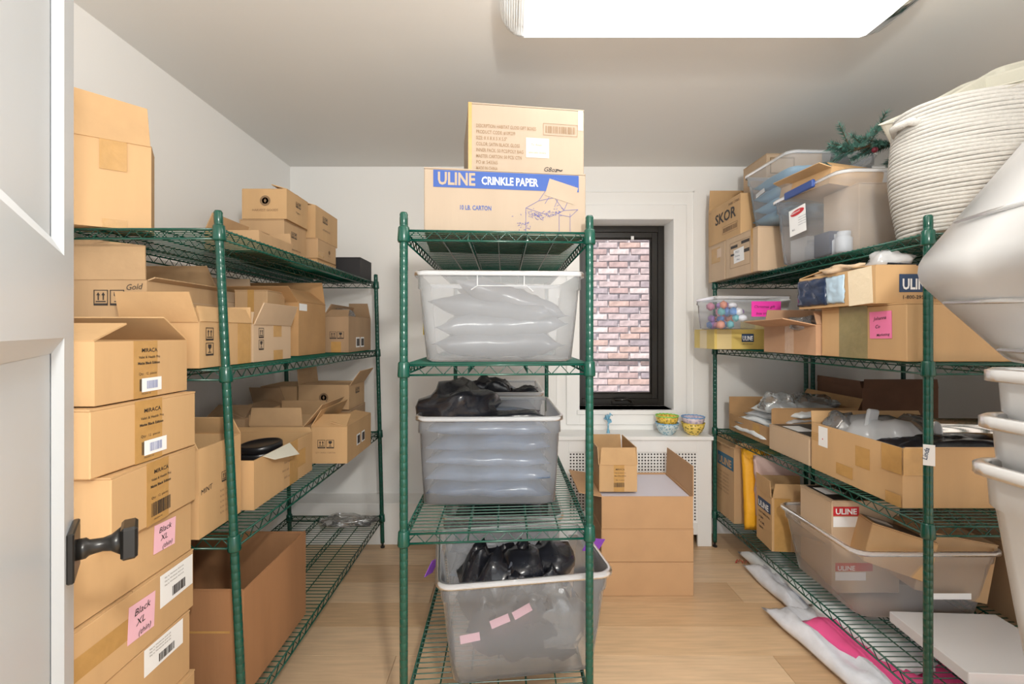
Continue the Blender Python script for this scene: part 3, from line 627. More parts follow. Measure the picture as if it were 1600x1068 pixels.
b = carton('small carton with round logo, highest on the left rack top shelf', -1.228, -1.022, 2.10, 2.32, 1.895, .135, KORNG, flaps={'B': (5, .1), 'R': (18, .08), 'F': (0, .1), 'L': (0, .1)}, group=GL); logo(b, 'F', .52, .62, .024); b.icons('R', .4, .6, .024); b.text('R', .4, .38, '24 pieces', .012)
b = carton('thin carton with white sticker under the right stack on the left top shelf', -1.22, -.992, 2.36, 2.62, 1.697, .058, KORNG, group=GL); b.patch('R', .3, .1, .6, .7, PAPER)
b = carton('little printed carton in the middle of the right stack on the left top shelf', -1.20, -.985, 2.355, 2.60, 1.756, .105, KRAFT, group=GL, tape=[('R', .0, .1, .3, .35)]); logo(b, 'R', .6, .5, .012, 'PRODUCTS'); b.icons('F', .25, .5, .026)
b = carton('carton with slightly open lid, highest of the right stack on the left top shelf', -1.23, -1.0, 2.36, 2.66, 1.863, .165, KORNG, flaps={'R': (16, .10), 'L': (0, .1), 'F': (0, .12), 'B': (3, .12)}, group=GL); b.icons('R', .3, .62, .03); b.text('R', .3, .35, 'AUTUMN STOCK', .013)
b = carton('black box with flat lid at the far end of the left top shelf', -1.06, -.873, 2.68, 2.90, 1.697, .118, mat('black_card', (.018, .018, .022), .6), group=GL, name='black_box', cat='box')
bm = bmesh.new(); addbox(bm, (-.05, -.004, 0), (.05, .004, .13)); o = obj('white_board_sheet', bm, BOARD); o.location = (-1.12, 2.74, 1.70); o.rotation_euler = (.1, -.42, .5); tag(o, 'white sheet leaning behind the black box on the left top shelf', 'board')
bm = bmesh.new(); lathe(bm, [(.05, -.015), (.05, .015), (.03, .015), (.03, -.015)], 24, Matrix.Rotation(math.pi/2, 4, 'X')); o = obj('tape_roll', bm, TAPE, None, True); o.location = (-1.105, 2.67, 1.757); o.rotation_euler = (0, 0, .5); tag(o, 'roll of brown tape standing behind the black box', 'tape roll')
# second shelf
GB = 'cartons on the second shelf of the left rack'
z = 1.264
b = carton('carton marked Gold with upright front flap and glass symbol, second shelf by the door', -1.43, -1.150, 1.45, 1.80, z, .275, KRAFT, flaps={'F': (86, .125, -.03), 'L': (100, .1), 'B': (60, .1), 'R': (150, .02)}, group=GB)
b.icons('F', .40, .72, .045); b.text('F', .76, .88, 'Gold', .026, INK, 0, .3, rot=4); b.text('F', .42, .50, 'MODEL: 1204', .013, INKF)
for k in range(3): b.text('F', .42, .34-.09*k, 'NET WEIGHT: 12 KGS  QTY', .013, INKF)
b = carton('low carton with wide outward front flap at the near end of the second shelf', -1.165, -.928, 1.368, 1.645, z, .140, KORNG, flaps={'F': (108, .092), 'R': (70, .05), 'B': (100, .06)}, group=GB, tape=[('R', .70, 0, .98, 1)]); b.icons('R', .10, .62, .036, vert=True)
b = carton('pale low carton with raised flaps and tape scraps right of the left rack post', -1.17, -.925, 1.652, 1.935, z, .138, KLIGHT, flaps={'R': (112, .085), 'L': (75, .08), 'F': (60, .05)}, group=GB, tape=[('R', .50, .66, .72, 1), ('R', .5, .0, .75, .28)]); b.icons('R', .12, .66, .034, vert=True)
b = carton('brown carton with dark gaping top, behind the low open carton on the second shelf', -1.41, -1.185, 1.82, 2.10, z, .235, KLIGHT, flaps={'F': (25, .11), 'B': (92, .12), 'R': (40, .08)}, group=GB, tape=[('F', .45, .6, .65, 1)])
b = carton('tall narrow carton behind the near post on the second shelf', -1.17, -1.03, 1.945, 2.10, z, .29, KRAFT, group=GB, tape=[('F', .4, 0, .6, 1)])
b = carton('tallest plain carton with big open flaps in the middle of the second shelf', -1.42, -.977, 2.12, 2.43, z, .252, mat('mid_board', (.46, .27, .12), .75, var=.08, scale=8, bump=.12, bscale=60), flaps={'B': (80, .12), 'F': (140, .10), 'L': (90, .12), 'R': (40, .10)}, group=GB)
b.patch('R', .02, .84, .28, .97, PAPER, 'sticker')
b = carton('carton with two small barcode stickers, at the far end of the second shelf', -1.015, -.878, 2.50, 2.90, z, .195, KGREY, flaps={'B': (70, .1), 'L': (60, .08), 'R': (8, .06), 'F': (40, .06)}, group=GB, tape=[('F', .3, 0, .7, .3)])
b.icons('F', .25, .40, .036); b.patch('R', .30, .12, .46, .42, PAPER); b.bars('R', .32, .16, .44, .38, off=.0022); b.patch('R', .50, .12, .66, .42, PAPER); b.bars('R', .52, .16, .64, .38, off=.0022)
crumple('clear film cap bulging on top of the far carton on the second shelf', (-.95, 2.60, z+.19), (.14, .14, .05), FILM, seed=3, group='scraps of clear film', name='clear_film', cat='film')
# third shelf
GC = 'cartons on the third shelf of the left rack'; z = .753
b = carton('tall carton with handwriting beside the tower on the third shelf', -1.28, -.925, 1.362, 1.575, z, .270, KORNG, flaps={'F': (95, .02), 'B': (60, .07), 'L': (45, .09)}, group=GC)
b.text('R', .03, .48, 'MINT', .022, INK, 0, .2, rot=6); b.icons('R', .50, .52, .030)
for k in range(5): b.text('R', .46, .40-.065*k, 'N.W: 12.5 KGS', .010, INKF)
b = carton('open carton holding round black trays, with a torn pale flap', -1.25, -.888, 1.590, 2.06, z, .172, KORNG, flaps={'B': (88, .02), 'L': (100, .06)}, group=GC, tape=[('R', .55, 0, .70, 1), ('R', .62, .3, .85, .7)])
for k in range(4): b.text('R', .42+.03*(k % 2), .75-.17*k, 'black caps', .013, INKF, rot=-2)
f = obj('flap', flap_mesh(.20, .05, .002, .03, .03), CREAM, b.e); f['label'] = 'torn pale lining flap'; f.matrix_basis = Matrix.Translation((b.w/2+.002, -.08, b.h+.002)) @ Matrix.Rotation(math.pi/2, 4, 'Z') @ Matrix.Rotation(math.radians(215), 4, 'X')
for i in range(3):
    bm = bmesh.new(); lathe(bm, [(.074, 0), (.078, .003), (.078, .021), (.074, .025), (.066, .025), (.062, .022), (0.001, .022)], 40)
    o = obj('round_tray', bm, mat('lid_black', (.012, .012, .014), .3), None, True); o.location = (-.985+.004*i, 1.80, .86+.0265*i); o.rotation_euler = (math.radians(3), math.radians(-3), 0); tag(o, 'round black tray in the open third-shelf carton, %s of the pile' % ('lowest', 'middle', 'topmost')[i], 'tray', 'pile of round black trays')
bag('brown kraft pad lying in the carton under the black lids', (-1.06, 1.82, z+.006), (.33, .42, .095), KGREY, seed=5, name='kraft_pad', cat='pad')
b = carton('carton jutting over the third shelf edge with two white stickers', -.935, -.765, 2.16, 2.53, z, .172, KORNG, flaps={'F': (30, .09), 'R': (12, .085), 'L': (60, .09), 'B': (0, .08)}, group=GC)
b.icons('F', .18, .44, .036); b.text('F', .12, .28, 'QTY: 24 PCS / CARTON', .009, INKF); b.patch('R', .36, .30, .50, .62, PAPER); b.bars('R', .38, .34, .48, .58, off=.0022); b.patch('R', .56, .30, .70, .62, PAPER); b.bars('R', .58, .34, .68, .58, off=.0022)
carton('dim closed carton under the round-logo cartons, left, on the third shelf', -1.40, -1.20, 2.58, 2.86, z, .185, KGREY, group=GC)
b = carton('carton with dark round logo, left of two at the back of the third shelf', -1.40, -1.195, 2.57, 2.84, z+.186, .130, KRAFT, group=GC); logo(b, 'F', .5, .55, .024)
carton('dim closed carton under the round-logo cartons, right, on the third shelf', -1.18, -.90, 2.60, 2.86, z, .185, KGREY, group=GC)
b = carton('carton with round logo and raised flaps, right of two on the third left shelf', -1.185, -.90, 2.57, 2.84, z+.186, .135, KRAFT, flaps={'R': (125, .10), 'L': (95, .09), 'F': (2, .1)}, group=GC); logo(b, 'F', .5, .5, .026); b.icons('R', .4, .6, .03)
b = carton('short open carton in front of the round-logo cartons on the third shelf', -1.205, -.955, 2.12, 2.42, z, .185, KRAFT, yaw=0, flaps={'F': (88, .085), 'L': (95, .05), 'R': (130, .13), 'B': (75, .08)}, group=GC)
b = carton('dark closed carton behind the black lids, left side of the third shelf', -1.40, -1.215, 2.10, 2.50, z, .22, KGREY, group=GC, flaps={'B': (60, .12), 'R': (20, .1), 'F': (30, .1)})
# bottom shelf
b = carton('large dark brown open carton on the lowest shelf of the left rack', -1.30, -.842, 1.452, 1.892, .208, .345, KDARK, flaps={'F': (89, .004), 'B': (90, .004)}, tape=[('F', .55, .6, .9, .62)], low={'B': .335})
crumple('wisp of crumpled clear film at the far end of the lowest left shelf', (-.98, 2.80, .207), (.30, .14, .045), FILM, seed=9, rough=.6, group='scraps of clear film', name='clear_film', cat='film')
# ------------------------------------------------------------------ RIGHT RACK, top shelf
z = 1.694; GR = 'cartons on the top shelf of the right rack'
b = carton('closed carton at the far end of the top right shelf, under the candy bar carton', 1.30, 1.60, 2.745, 2.97, z, .232, KLIGHT, group=GR, tape=[('L', .2, .5, .7, .9)]); b.patch('L', .55, .62, .8, .85, mat('tan_patch', (.66, .50, .38), .5), 'sticker')
b = carton('carton with printed frame and handwritten white label on the top right shelf', 1.30, 1.74, 2.38, 2.735, z, .234, KLIGHT, group=GR, tape=[('L', .8, 0, .86, 1)])
for v in (.22, .84): b.patch('L', .16, v, .78, v+.006, INKF, 'printed_line')
for u in (.16, .78): b.patch('L', u-.004, .22, u, .84, INKF, 'printed_line')
b.patch('L', .18, .70, .40, .77, INK, 'printed_block'); b.patch('L', .52, .74, .76, .81, INK, 'printed_block'); b.patch('L', .18, .52, .30, .57, INK, 'printed_block'); b.patch('L', .60, .52, .76, .60, INK, 'printed_block')
b.patch('L', .28, .33, .60, .66, PAPER, 'sticker', rot=3); b.text('L', .34, .56, 'POLY', .018, NAVY, .0); b.text('L', .31, .47, 'Christmas', .014, NAVY); b.text('L', .37, .38, 'ribbon', .014, NAVY)
b = carton('candy bar carton with open top at the far end of the top right shelf', 1.30, 1.56, 2.56, 2.97, z+.234, .228, KORNG, flaps={'B': (90, .14), 'R': (91, .04)}, group=GR)
b.text('L', .24, .50, 'SKOR', .088, INK, .02, 0, sx=1.15); b.bars('L', .50, .20, .90, .32, INKF, frame=True); b.text('L', .66, .84, '34000 12-068', .022, INKF, .01); b.text('L', .03, .9, 'MILK', .012, INKF)
carton('closed carton hidden at the wall behind the candy bar carton', 1.62, 1.88, 2.66, 2.90, z, .47, KLIGHT, group=GR)
b = carton('carton peeking over the blue-filled tote near the ceiling', 1.48, 1.80, 2.62, 2.88, z+.472, .235, KLIGHT, group=GR); b.patch('F', .06, .5, .5, .9, INKF, 'printed_frame'); b.patch('F', .08, .53, .48, .87, KLIGHT, 'printed_block', .0014)
TB = tote('clear tote filled with light blue stock, on the carton with the white label', 1.53, 2.345, z+.236, .46, .40, .300, yaw=3, taper=.03)
for i in range(4):
    bag('folded light blue cloth in the upper clear tote, %s' % ('lowest', 'second', 'third', 'topmost')[i], (1.53, 2.345, z+.245+.062*i), (.38, .33, .07), mat('sky_cloth', (.30, .55, .74), .7, bump=.3, bscale=30), seed=61+i, group='light blue cloths in the upper tote', name='folded_cloth', cat='cloth', rough=.1, pinch=.02)
TB.patch('L', .20, .55, .42, .62, PAPER, 'sticker', rot=10)
o = obj('black_folder', flap_mesh(.16, .14, .006, .05, .02), BLACKM); o.location = (1.72, 2.36, z+.52); o.rotation_euler = (math.radians(75), .1, .2); tag(o, 'black folder corner sticking up behind the blue-filled tote', 'folder')
TR_ = tote('big clear tote with red-logo label and navy latch, on the top right shelf', 1.575, 2.03, z+.002, .56, .50, .318, yaw=0, taper=.022, r=.05, lip=.014)
TR_.patch('L', .30, .38, .56, .76, PAPER, 'product_label', off=.016, rot=4)
bm = bmesh.new(); lathe(bm, [(.048, 0), (.048, .0006)], 24, None, 1, .27); o = obj('label_oval', bm, RED, TR_.e); o.matrix_basis = TR_.M('L') @ Matrix.Translation((.43*TR_.d, .69*TR_.h, .0175)) @ Matrix.Rotation(.1, 4, 'Z')
TR_.text('L', .335, .675, 'Rubbermaid', .013, PAPER, .01, off=.0190, rot=5)
for k in range(4): TR_.text('L', .45, .60-.035*k, 'durable clear storage', .006, NAVY, off=.0180, rot=4)
TR_.text('L', .35, .44, '66 L', .012, NAVY, .01, off=.018, rot=4)
b2 = boxm((-.292, -.10, .292), (-.277, .10, .326), .004); o = obj('latch', b2, mat('navy_latch', (.02, .06, .25), .35), TR_.e); o['label'] = 'navy blue latch handle'
b = carton('tall pale carton standing inside the big labelled tote', 1.42, 1.80, 1.85, 2.06, z+.012, .275, KLIGHT, group='things inside the big labelled tote'); b.patch('F', .5, .1, .56, .3, PAPER); b.bars('F', .40, .45, .62, .75, INKF)
carton('small white carton low in the big labelled tote', 1.37, 1.46, 2.10, 2.22, z+.012, .11, PAPER, group='things inside the big labelled tote', name='small_box', cat='box')
carton('small navy carton low in the big labelled tote', 1.37, 1.41, 1.95, 2.05, z+.012, .10, NAVY, group='things inside the big labelled tote', name='small_box', cat='box')
for i in range(4):
    bm = bmesh.new(); lathe(bm, [(.028, 0), (.030, .005), (.030, .06), (.022, .068), (.024, .070), (.024, .088), (.001, .088)], 20)
    o = obj('small_jar', bm, mat('jar_white', (.7, .74, .8), .3), None, True); o.location = (1.395+.01*(i % 2), 1.90+.068*i+.06*(i > 1), z+.010); tag(o, 'little pale jar along the aisle side of the labelled tote, %s from the near end' % ('first', 'second', 'third', 'fourth')[i], 'jar', 'jars in the labelled tote')
b = carton('shallow open carton leaning across the rim of the big labelled tote', 0, .22, 0, .36, 0, .07, KORNG, flaps={'L': (165, .05), 'F': (30, .06)}, loc=(1.45, 2.09, z+.300), tilt=(4, 8), yaw=0)
# garland
G = empty('pine_garland', (1.76, 1.98, 2.05)); tag(G, 'artificial green pine garland lying across the totes below the ceiling', 'garland')
bs, bf = bmesh.new(), bmesh.new(); R = random.Random(12)
main = [Vector((-.30, -.02, .10)), Vector((-.16, 0, .14)), Vector((0, .02, .15)), Vector((.14, .03, .20)), Vector((.26, .02, .24))]
tube(bs, main, .005, 6)
for i in range(64):
    t = R.random()*3.999; k = int(t); base = main[k].lerp(main[k+1], t-k)
    d = Vector((R.uniform(-1.3, .3), R.uniform(-.6, .6), R.uniform(-.6, .35))).normalized(); Ls = R.uniform(.09, .16)
    tip = base + d*Ls; tube(bs, [base, tip], [.003, .0015], 5)
    for j in range(90):
        q = R.random(); p = base.lerp(tip, q); side = d.cross(Vector((R.gauss(0, 1), R.gauss(0, 1), R.gauss(0, 1)))).normalized()
        nd = (d*.8 + side*.8).normalized()*R.uniform(.020, .032); u = nd.cross(d).normalized()*.0022
        a = [bf.verts.new(x) for x in (p-u, p+u, p+nd)]; bf.faces.new(a)
        a = [bf.verts.new(x) for x in (p+u.cross(d)*.9, p-u.cross(d)*.9, p+nd)]; bf.faces.new(a)
obj('branch', bs, mat('twig', (.10, .06, .03), .8), G); tag(obj('needles', bf, mat('pine_needles', (.035, .13, .10), .6, var=.4, scale=30, col2=(.10, .24, .20)), G), kind='stuff')
for i, (x, y_, z_) in enumerate(((-.10, -.09, .10), (.03, -.10, .14), (-.22, -.06, .09))):
    bm = bmesh.new(); bmesh.ops.create_uvsphere(bm, u_segments=12, v_segments=8, radius=.012); obj('berry', bm, mat('berry_red', (.20, .02, .04), .3), G, True, (x, y_, z_))
bm = bmesh.new(); lathe(bm, [(.001, 0), (.018, .006), (.024, .02), (.018, .038), (.006, .05)], 12); obj('pine_cone', bm, mat('cone_brown', (.22, .13, .08), .8, bump=.8, bscale=80), G, True, (.02, -.10, .10))
# rope basket
K = empty('rope_basket', (1.590, 1.545, z+.002)); tag(K, 'large white coiled rope basket on the near end of the top right shelf', 'basket')
nco = 33; rr = .0072
def brad(t): return .228 + .030*math.sin(min(1, t*1.5)*math.pi*.55) - .018*max(0, t-.55)*2
for i in range(nco):
    t = i/(nco-1); bm = bmesh.new(); r_ = brad(t)
    tube(bm, [(r_*math.cos(a*math.pi/24), r_*.74*math.sin(a*math.pi/24), rr + i*rr*1.78 + .0015*math.sin(a*.5+i)) for a in range(48)], rr, 7, closed=True)
    obj('rope_coil', bm, ROPE, K, True)
bm = bmesh.new(); lathe(bm, [(.001, .004), (.225, .004), (.225, .012), (.001, .012)], 40, None, 1, .74); obj('base', bm, ROPE, K)
bm = bmesh.new(); tube(bm, [(-.215, -.05, .36), (-.262, -.03, .375), (-.275, 0, .37), (-.262, .03, .375), (-.235, .05, .36)], .013, 10); obj('handle', bm, ROPE, K, True)
zt = z + nco*rr*1.78
for i, (x, y_, dz, ry, rx, s) in enumerate(((1.56, 1.60, -.02, -24, 14, 1), (1.64, 1.55, .02, -28, 12, .95), (1.72, 1.52, .05, -30, 14, .9))):
    e = empty('felt_bin', (x, y_, zt+dz-.06), (math.radians(rx), math.radians(ry), .15)); tag(e, 'cream felt bin tilted in the rope basket, %s' % ('leftmost', 'middle', 'rightmost')[i], 'fabric bin', 'cream bins in the rope basket')
    bm = bmesh.new(); loft(bm, [(.22*s, .24*s, .03, 0), (.28*s, .29*s, .03, .13), (.29*s, .30*s, .03, .135), (.275*s, .285*s, .03, .13), (.215*s, .235*s, .03, .008)], True, True); obj('body', bm, CREAM, e)
    bm = bmesh.new(); tube(bm, [(-.06, -.128*s-.01, .05), (-.06, -.152*s, .12), (.0, -.155*s, .128), (.02, -.152*s, .12), (.02, -.130*s-.01, .05)], .006, 6); obj('handle', bm, CREAM, e, True)
# ------------------------------------------------------------------ second shelf of the right rack
z = 1.277; G2 = 'cartons on the second shelf of the right rack'
b = carton('closed carton with bright pink sticky note and olive tape on the second right shelf', 1.292, 1.76, 1.482, 1.885, z, .192, KORNG, group=G2, tape=[('L', .25, 0, .60, 1)], tapem=TAPEG)
note(b, 'L', .745, .63, 1, .094, .094, ('Johanna', 'Co', 'Marketing'), HOT, .017)
b = carton('torn shallow carton showing navy film, on the pink-note carton', 1.250, 1.72, 1.555, 1.965, z+.194, .128, KORNG, yaw=0, flaps={'F': (4, .12), 'B': (8, .15), 'R': (0, .2)}, group=G2)
b.patch('F', .17, .30, .43, .78, NAVY, 'printed_block'); b.text('F', .19, .38, 'ULINE', .05, PAPER, .03, off=.002, fit=.21); b.text('F', .19, .12, '1-800-295-5510', .018, INK, .01); b.patch('L', .70, 0, .97, 1, mat('clear_tape', (.78, .66, .48), .12, bump=.8, bscale=30), 'tape', .001, rot=3)
o = obj('navy_film_pack', pillow(.115, .17, .016, seed=3, pinch=.01, rough=.5), BAGN, b.e, True); o.matrix_basis = b.M('L') @ Matrix.Translation((.215*b.d, .5*b.h, .004)) @ Matrix.Rotation(math.pi/2, 4, 'Z')
o.scale = (.95, 1.08, 1)
o = obj('sky_film_pack', pillow(.105, .10, .012, seed=6, pinch=.01, rough=.4), mat('sky_film', (.42, .56, .68), .2, bump=.5, bscale=20), b.e, True); o.matrix_basis = b.M('L') @ Matrix.Translation((.54*b.d, .5*b.h, .004)) @ Matrix.Rotation(math.pi/2, 4, 'Z')
for i, (x, y_, s) in enumerate(((1.32, 1.86, .12), (1.31, 1.76, .14))):
    crumple('crumpled kraft paper wad on the torn shallow carton, %s' % ('far', 'near')[i], (x, y_, z+.322), (s*.8, s, .035), KLIGHT, seed=15+i, rough=.7, name='paper_wad', cat='paper')
crumple('white plastic bag with black print on top of the torn shallow carton', (1.36, 1.63, z+.322), (.13, .12, .065), FILMW, seed=19, rough=.4)
o = obj('black_strap', boxm((-.05, -.006, 0), (.05, .006, .006)), BLACKP); o.location = (1.36, 1.57, z+.326); o.rotation_euler = (0, .1, -.3); tag(o, 'short black strap on the edge of the torn shallow carton', 'strap')
b = carton('open low carton with side flap sticking out, middle of the second right shelf', 1.275, 1.70, 1.895, 2.28, z, .128, mat('rosy_board', (.50, .30, .18), .75, var=.06, scale=9, bump=.1, bscale=60), flaps={'L': (168, .12, .03), 'F': (60, .06), 'B': (80, .08)}, group=G2); b.patch('L', .45, 0, .62, 1, mat('clear_tape2', (.60, .42, .30), .12, bump=.6, bscale=30), 'tape', .0005)
crumple('clear film spilling from the open low carton on the second right shelf', (1.42, 2.05, z+.10), (.26, .26, .07), FILM, seed=33, rough=.6, name='clear_film', cat='film', group='scraps of clear film')
b = carton('yellow printed carton at the far end of the second right shelf', 1.180, 1.470, 2.62, 2.90, z, .110, KYEL, flaps={'R': (88, .06), 'F': (1, .1), 'B': (1, .1), 'L': (0, .05)}, group=G2)
b.patch('F', .54, .38, .78, .80, NAVY, 'printed_block'); b.text('F', .555, .46, 'ULINE', .036, PAPER, .03, off=.002, fit=.20); b.text('F', .53, .24, '1-800-295-5510', .0105, INK); b.patch('F', .05, 0, .34, 1, mat('pale_tape', (.75, .60, .30), .3), 'tape', .0004); b.patch('L', .3, 0, .65, 1, MATS['pale_tape'], 'tape', .0004)
TX = tote('low clear box of colourful trims with magenta note, on the yellow carton', 1.325, 2.60, z+.113, .42, .28, .180, yaw=0, taper=.012, r=.02, lip=.006, m=PLASC)
R = random.Random(77); cols = [mat('trim_%s' % n, c, .4) for n, c in (('pink', (.85, .35, .5)), ('blue', (.15, .35, .75)), ('white', (.9, .9, .95)), ('violet', (.45, .25, .65)), ('coral', (.85, .35, .25)), ('teal', (.15, .5, .55)))]
for k in range(34):
    bm = bmesh.new(); bmesh.ops.create_icosphere(bm, subdivisions=1, radius=1)
    o = obj('bow', bm, cols[k % 6], None, True); o.scale = (R.uniform(.020, .032), .024, R.uniform(.018, .028)); lay = k // 9
    o.location = (1.165+R.random()*.12, 2.49+R.random()*.20, z+.140+.036*lay); cn = ('pink', 'blue', 'white', 'violet', 'coral', 'teal')[k % 6]; tag(o, 'small %s gift bow heaped in the left end of the low clear box' % cn, 'gift bow', '%s gift bows in the low clear box' % cn)
TX.patch('F', .46, .38, .86, .84, MAG, 'sticky_note', off=.010); TX.text('F', .49, .64, 'Christmas gift', .020, INK, .0, .25, off=.012); TX.text('F', .52, .44, 'box trims', .020, INK, .0, .25, off=.012)
# ------------------------------------------------------------------ third shelf of the right rack
z = .762; G3 = 'cartons on the third shelf of the right rack'
b = carton('open carton with cut-down side full of clear packets, far end of the third right shelf', 1.400, 1.86, 2.43, 2.90, z, .205, mat('open_board', (.44, .26, .12), .75, var=.1, scale=9, bump=.1, bscale=60), flaps={'F': (88, .004), 'R': (120, .06)}, low={'L': .10}, group=G3, tape=[('L', .6, 0, .75, .45)])
for i in range(5):
    bag('flat clear packet in the cut-down carton, %s from the bottom' % ('first', 'second', 'third', 'fourth', 'fifth')[i], (1.53+.02*i, 2.66-.02*i, z+.02+.034*i), (.30, .36, .045), (WHITEF, FILMW)[i % 2], seed=71+i, rot=(0, -5, 4*i), group='clear packets in the cut-down carton', name='plastic_packet', cat='packet', rough=.5, pinch=.03)
crumple('tuft of shiny clear film standing in the cut-down carton', (1.50, 2.55, z+.17), (.16, .14, .10), FILM, seed=5, rough=.7, group='scraps of clear film', name='clear_film', cat='film')
crumple('bulky clear film along the right of the cut-down carton', (1.70, 2.6, z+.15), (.28, .3, .10), FILM, seed=6, rough=.6, group='scraps of clear film', name='clear_film', cat='film')
def dressed(b):
    b.patch('T', .06, .06, .94, .94, BLACKM, 'printed_block', .0012); b.patch('T', .10, .38, .42, .78, PAPER, 'sticker', .002)
b = carton('small carton with black printed lid and white sticker on the third right shelf', 1.372, 1.64, 2.085, 2.405, z, .130, KLIGHT, group=G3); dressed(b)
b = carton('long open carton patched with tape, near end of the third right shelf', 1.367, 1.875, 1.585, 2.06, z, .208, KORNG, flaps={'F': (89, .004), 'B': (110, .05)}, group=G3, tape=[('L', .0, .62, .18, .80), ('L', .55, .42, .70, .80), ('L', .33, .12, .52, .34), ('L', .82, .55, 1, 1), ('F', 0, .55, .14, 1), ('L', .86, 0, 1, .2)])
b.patch('L', .10, .55, .22, .96, PAPER, 'sticker', .001); b.text('L', .15, .70, '.', .03, RED, .05, off=.002)
crumple('cloudy white bag heaped in the long taped carton', (1.53, 1.86, z+.08), (.27, .30, .18), FILMW, seed=81, rough=.5, group='bags in the long taped carton')
crumple('clear bag pushed to the far corner of the long taped carton', (1.44, 1.98, z+.10), (.13, .14, .15), FILM, seed=82, rough=.6, group='bags in the long taped carton')
crumple('clear crackly bag at the right of the long taped carton', (1.72, 1.90, z+.09), (.26, .24, .17), FILM, seed=84, rough=.6, group='bags in the long taped carton')
bag('folded black poly bag lying along the near side of the long taped carton', (1.62, 1.70, z+.15), (.46, .15, .07), BLACKP, seed=83, rot=(4, 0, 2), group='bags in the long taped carton', pinch=.03)
o = obj('plastic_scoop', boxm((-.03, -.008, 0), (.03, .008, .10), .006), FILMW); bm = None
o.location = (1.465, 1.86, z+.20); o.rotation_euler = (.1, .15, .3); tag(o, 'upright frosted plastic piece poking out of the long taped carton', 'plastic piece')
bm = bmesh.new(); pts, rs = [], []
for k in range(61): pts.append((k*.0042, 0, 0)); rs.append(.045 if k % 2 else .042)
tube(bm, pts, rs, 20); o = obj('cup_sleeve', bm, FILMW, None, True); o.location = (1.63, 1.76, z+.235); o.rotation_euler = (0, 0, -.05); tag(o, 'clear ribbed plastic sleeve of cups lying on the long taped carton', 'cup sleeve')
# white tag on the near post
o = obj('post_tag', boxm((-.0145, -.0008, -.033), (.0145, .0008, .033), .0005), PAPER); o.location = (1.325, 1.4388, .985); o.rotation_euler = (0, 0, -.55); tag(o, 'white tag taped to the near post of the right rack', 'tag')
Bt = Box(o, .029, .0016, .033); Bt.text('F', .3, -.5, 'Linda', .018, NAVY, .01, .2, rot=80)
# dim stock on the corner rack
G4 = 'stock on the dim corner rack'
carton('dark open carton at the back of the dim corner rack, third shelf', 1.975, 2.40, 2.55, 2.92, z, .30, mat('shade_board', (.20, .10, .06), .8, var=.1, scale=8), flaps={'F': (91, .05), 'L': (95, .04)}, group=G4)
b = carton('flat white carton with row of printed rings on the dim corner rack', 1.975, 2.30, 2.26, 2.52, z+.04, .085, mat('ivory_card', (.55, .52, .46), .7), group=G4); b.text('F', .2, .3, 'OoO', .05, INK, .01)
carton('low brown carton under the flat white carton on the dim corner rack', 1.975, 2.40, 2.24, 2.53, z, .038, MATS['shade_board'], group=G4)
bm = bmesh.new(); lathe(bm, [(.055, 0), (.068, .15), (.071, .155), (.066, .156), (.06, .14), (.05, .01), (.001, .01)], 28); o = obj('white_bucket', bm, PAPER, None, True); o.location = (2.10, 2.12, z); tag(o, 'white tub on the dim corner rack beside the red box', 'tub', G4)
b = carton('red carton on the dim corner rack, third shelf', 2.06, 2.34, 1.90, 2.04, z, .17, RED, group=G4); b.patch('F', .3, .2, .55, .95, PAPER, 'printed_block')
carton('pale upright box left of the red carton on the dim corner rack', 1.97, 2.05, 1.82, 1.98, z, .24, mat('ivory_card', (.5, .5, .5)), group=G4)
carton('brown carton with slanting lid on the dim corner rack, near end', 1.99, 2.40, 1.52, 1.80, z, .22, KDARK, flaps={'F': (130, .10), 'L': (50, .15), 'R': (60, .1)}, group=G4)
bag('black plastic sack slumped at the near end of the dim corner rack', (2.32, 1.64, z+.25), (.36, .30, .20), BLACKP, seed=91, group=G4)
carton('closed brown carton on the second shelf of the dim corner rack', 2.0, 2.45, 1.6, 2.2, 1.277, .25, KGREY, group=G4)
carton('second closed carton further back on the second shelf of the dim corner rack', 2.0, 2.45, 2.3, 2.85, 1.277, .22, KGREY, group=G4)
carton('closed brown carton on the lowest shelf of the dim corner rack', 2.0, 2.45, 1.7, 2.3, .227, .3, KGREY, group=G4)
# ------------------------------------------------------------------ lowest shelf of the right rack
z = .227; G5 = 'cartons on the lowest shelf of the right rack'
b = carton('tall printed carton at the far end of the lowest right shelf', 1.350, 1.63, 2.735, 3.02, z, .455, KRAFT, flaps={'L': (170, .02), 'F': (100, .03), 'B': (90, .03)}, group=G5)
b.patch('L', .25, .68, .98, .86, mat('teal_ink', (.03, .12, .20), .6), 'printed_block'); b.text('L', .30, .71, 'ULINE', .062, KRAFT, .03, off=.002); b.patch('F', .25, .68, .75, .86, NAVY, 'printed_block')
for k in range(6): b.text('L', .12, .58-.05*k, 'SHIPPING SUPPLY SPECIALISTS', .014, INKF, off=.0014)
o = obj('padded_mailer', pillow(.22, .46, .035, seed=7, pinch=.01, rough=.15), YELLOW, None, True); o.rotation_euler = (math.radians(84), 0, math.radians(-4)); o.location = (1.475, 2.655, z+.235); tag(o, 'yellow padded mailer standing between two cartons on the lowest right shelf', 'mailer')
o = obj('pink_mailer', pillow(.26, .34, .03, seed=9, pinch=.01, rough=.2), mat('blush_film', (.75, .55, .50), .4, bump=.3), None, True); o.rotation_euler = (math.radians(80), 0, 0); o.location = (1.54, 2.62, z+.27); o.rotation_euler.x = math.radians(86); tag(o, 'pale pink mailer behind the yellow one on the lowest right shelf', 'mailer')
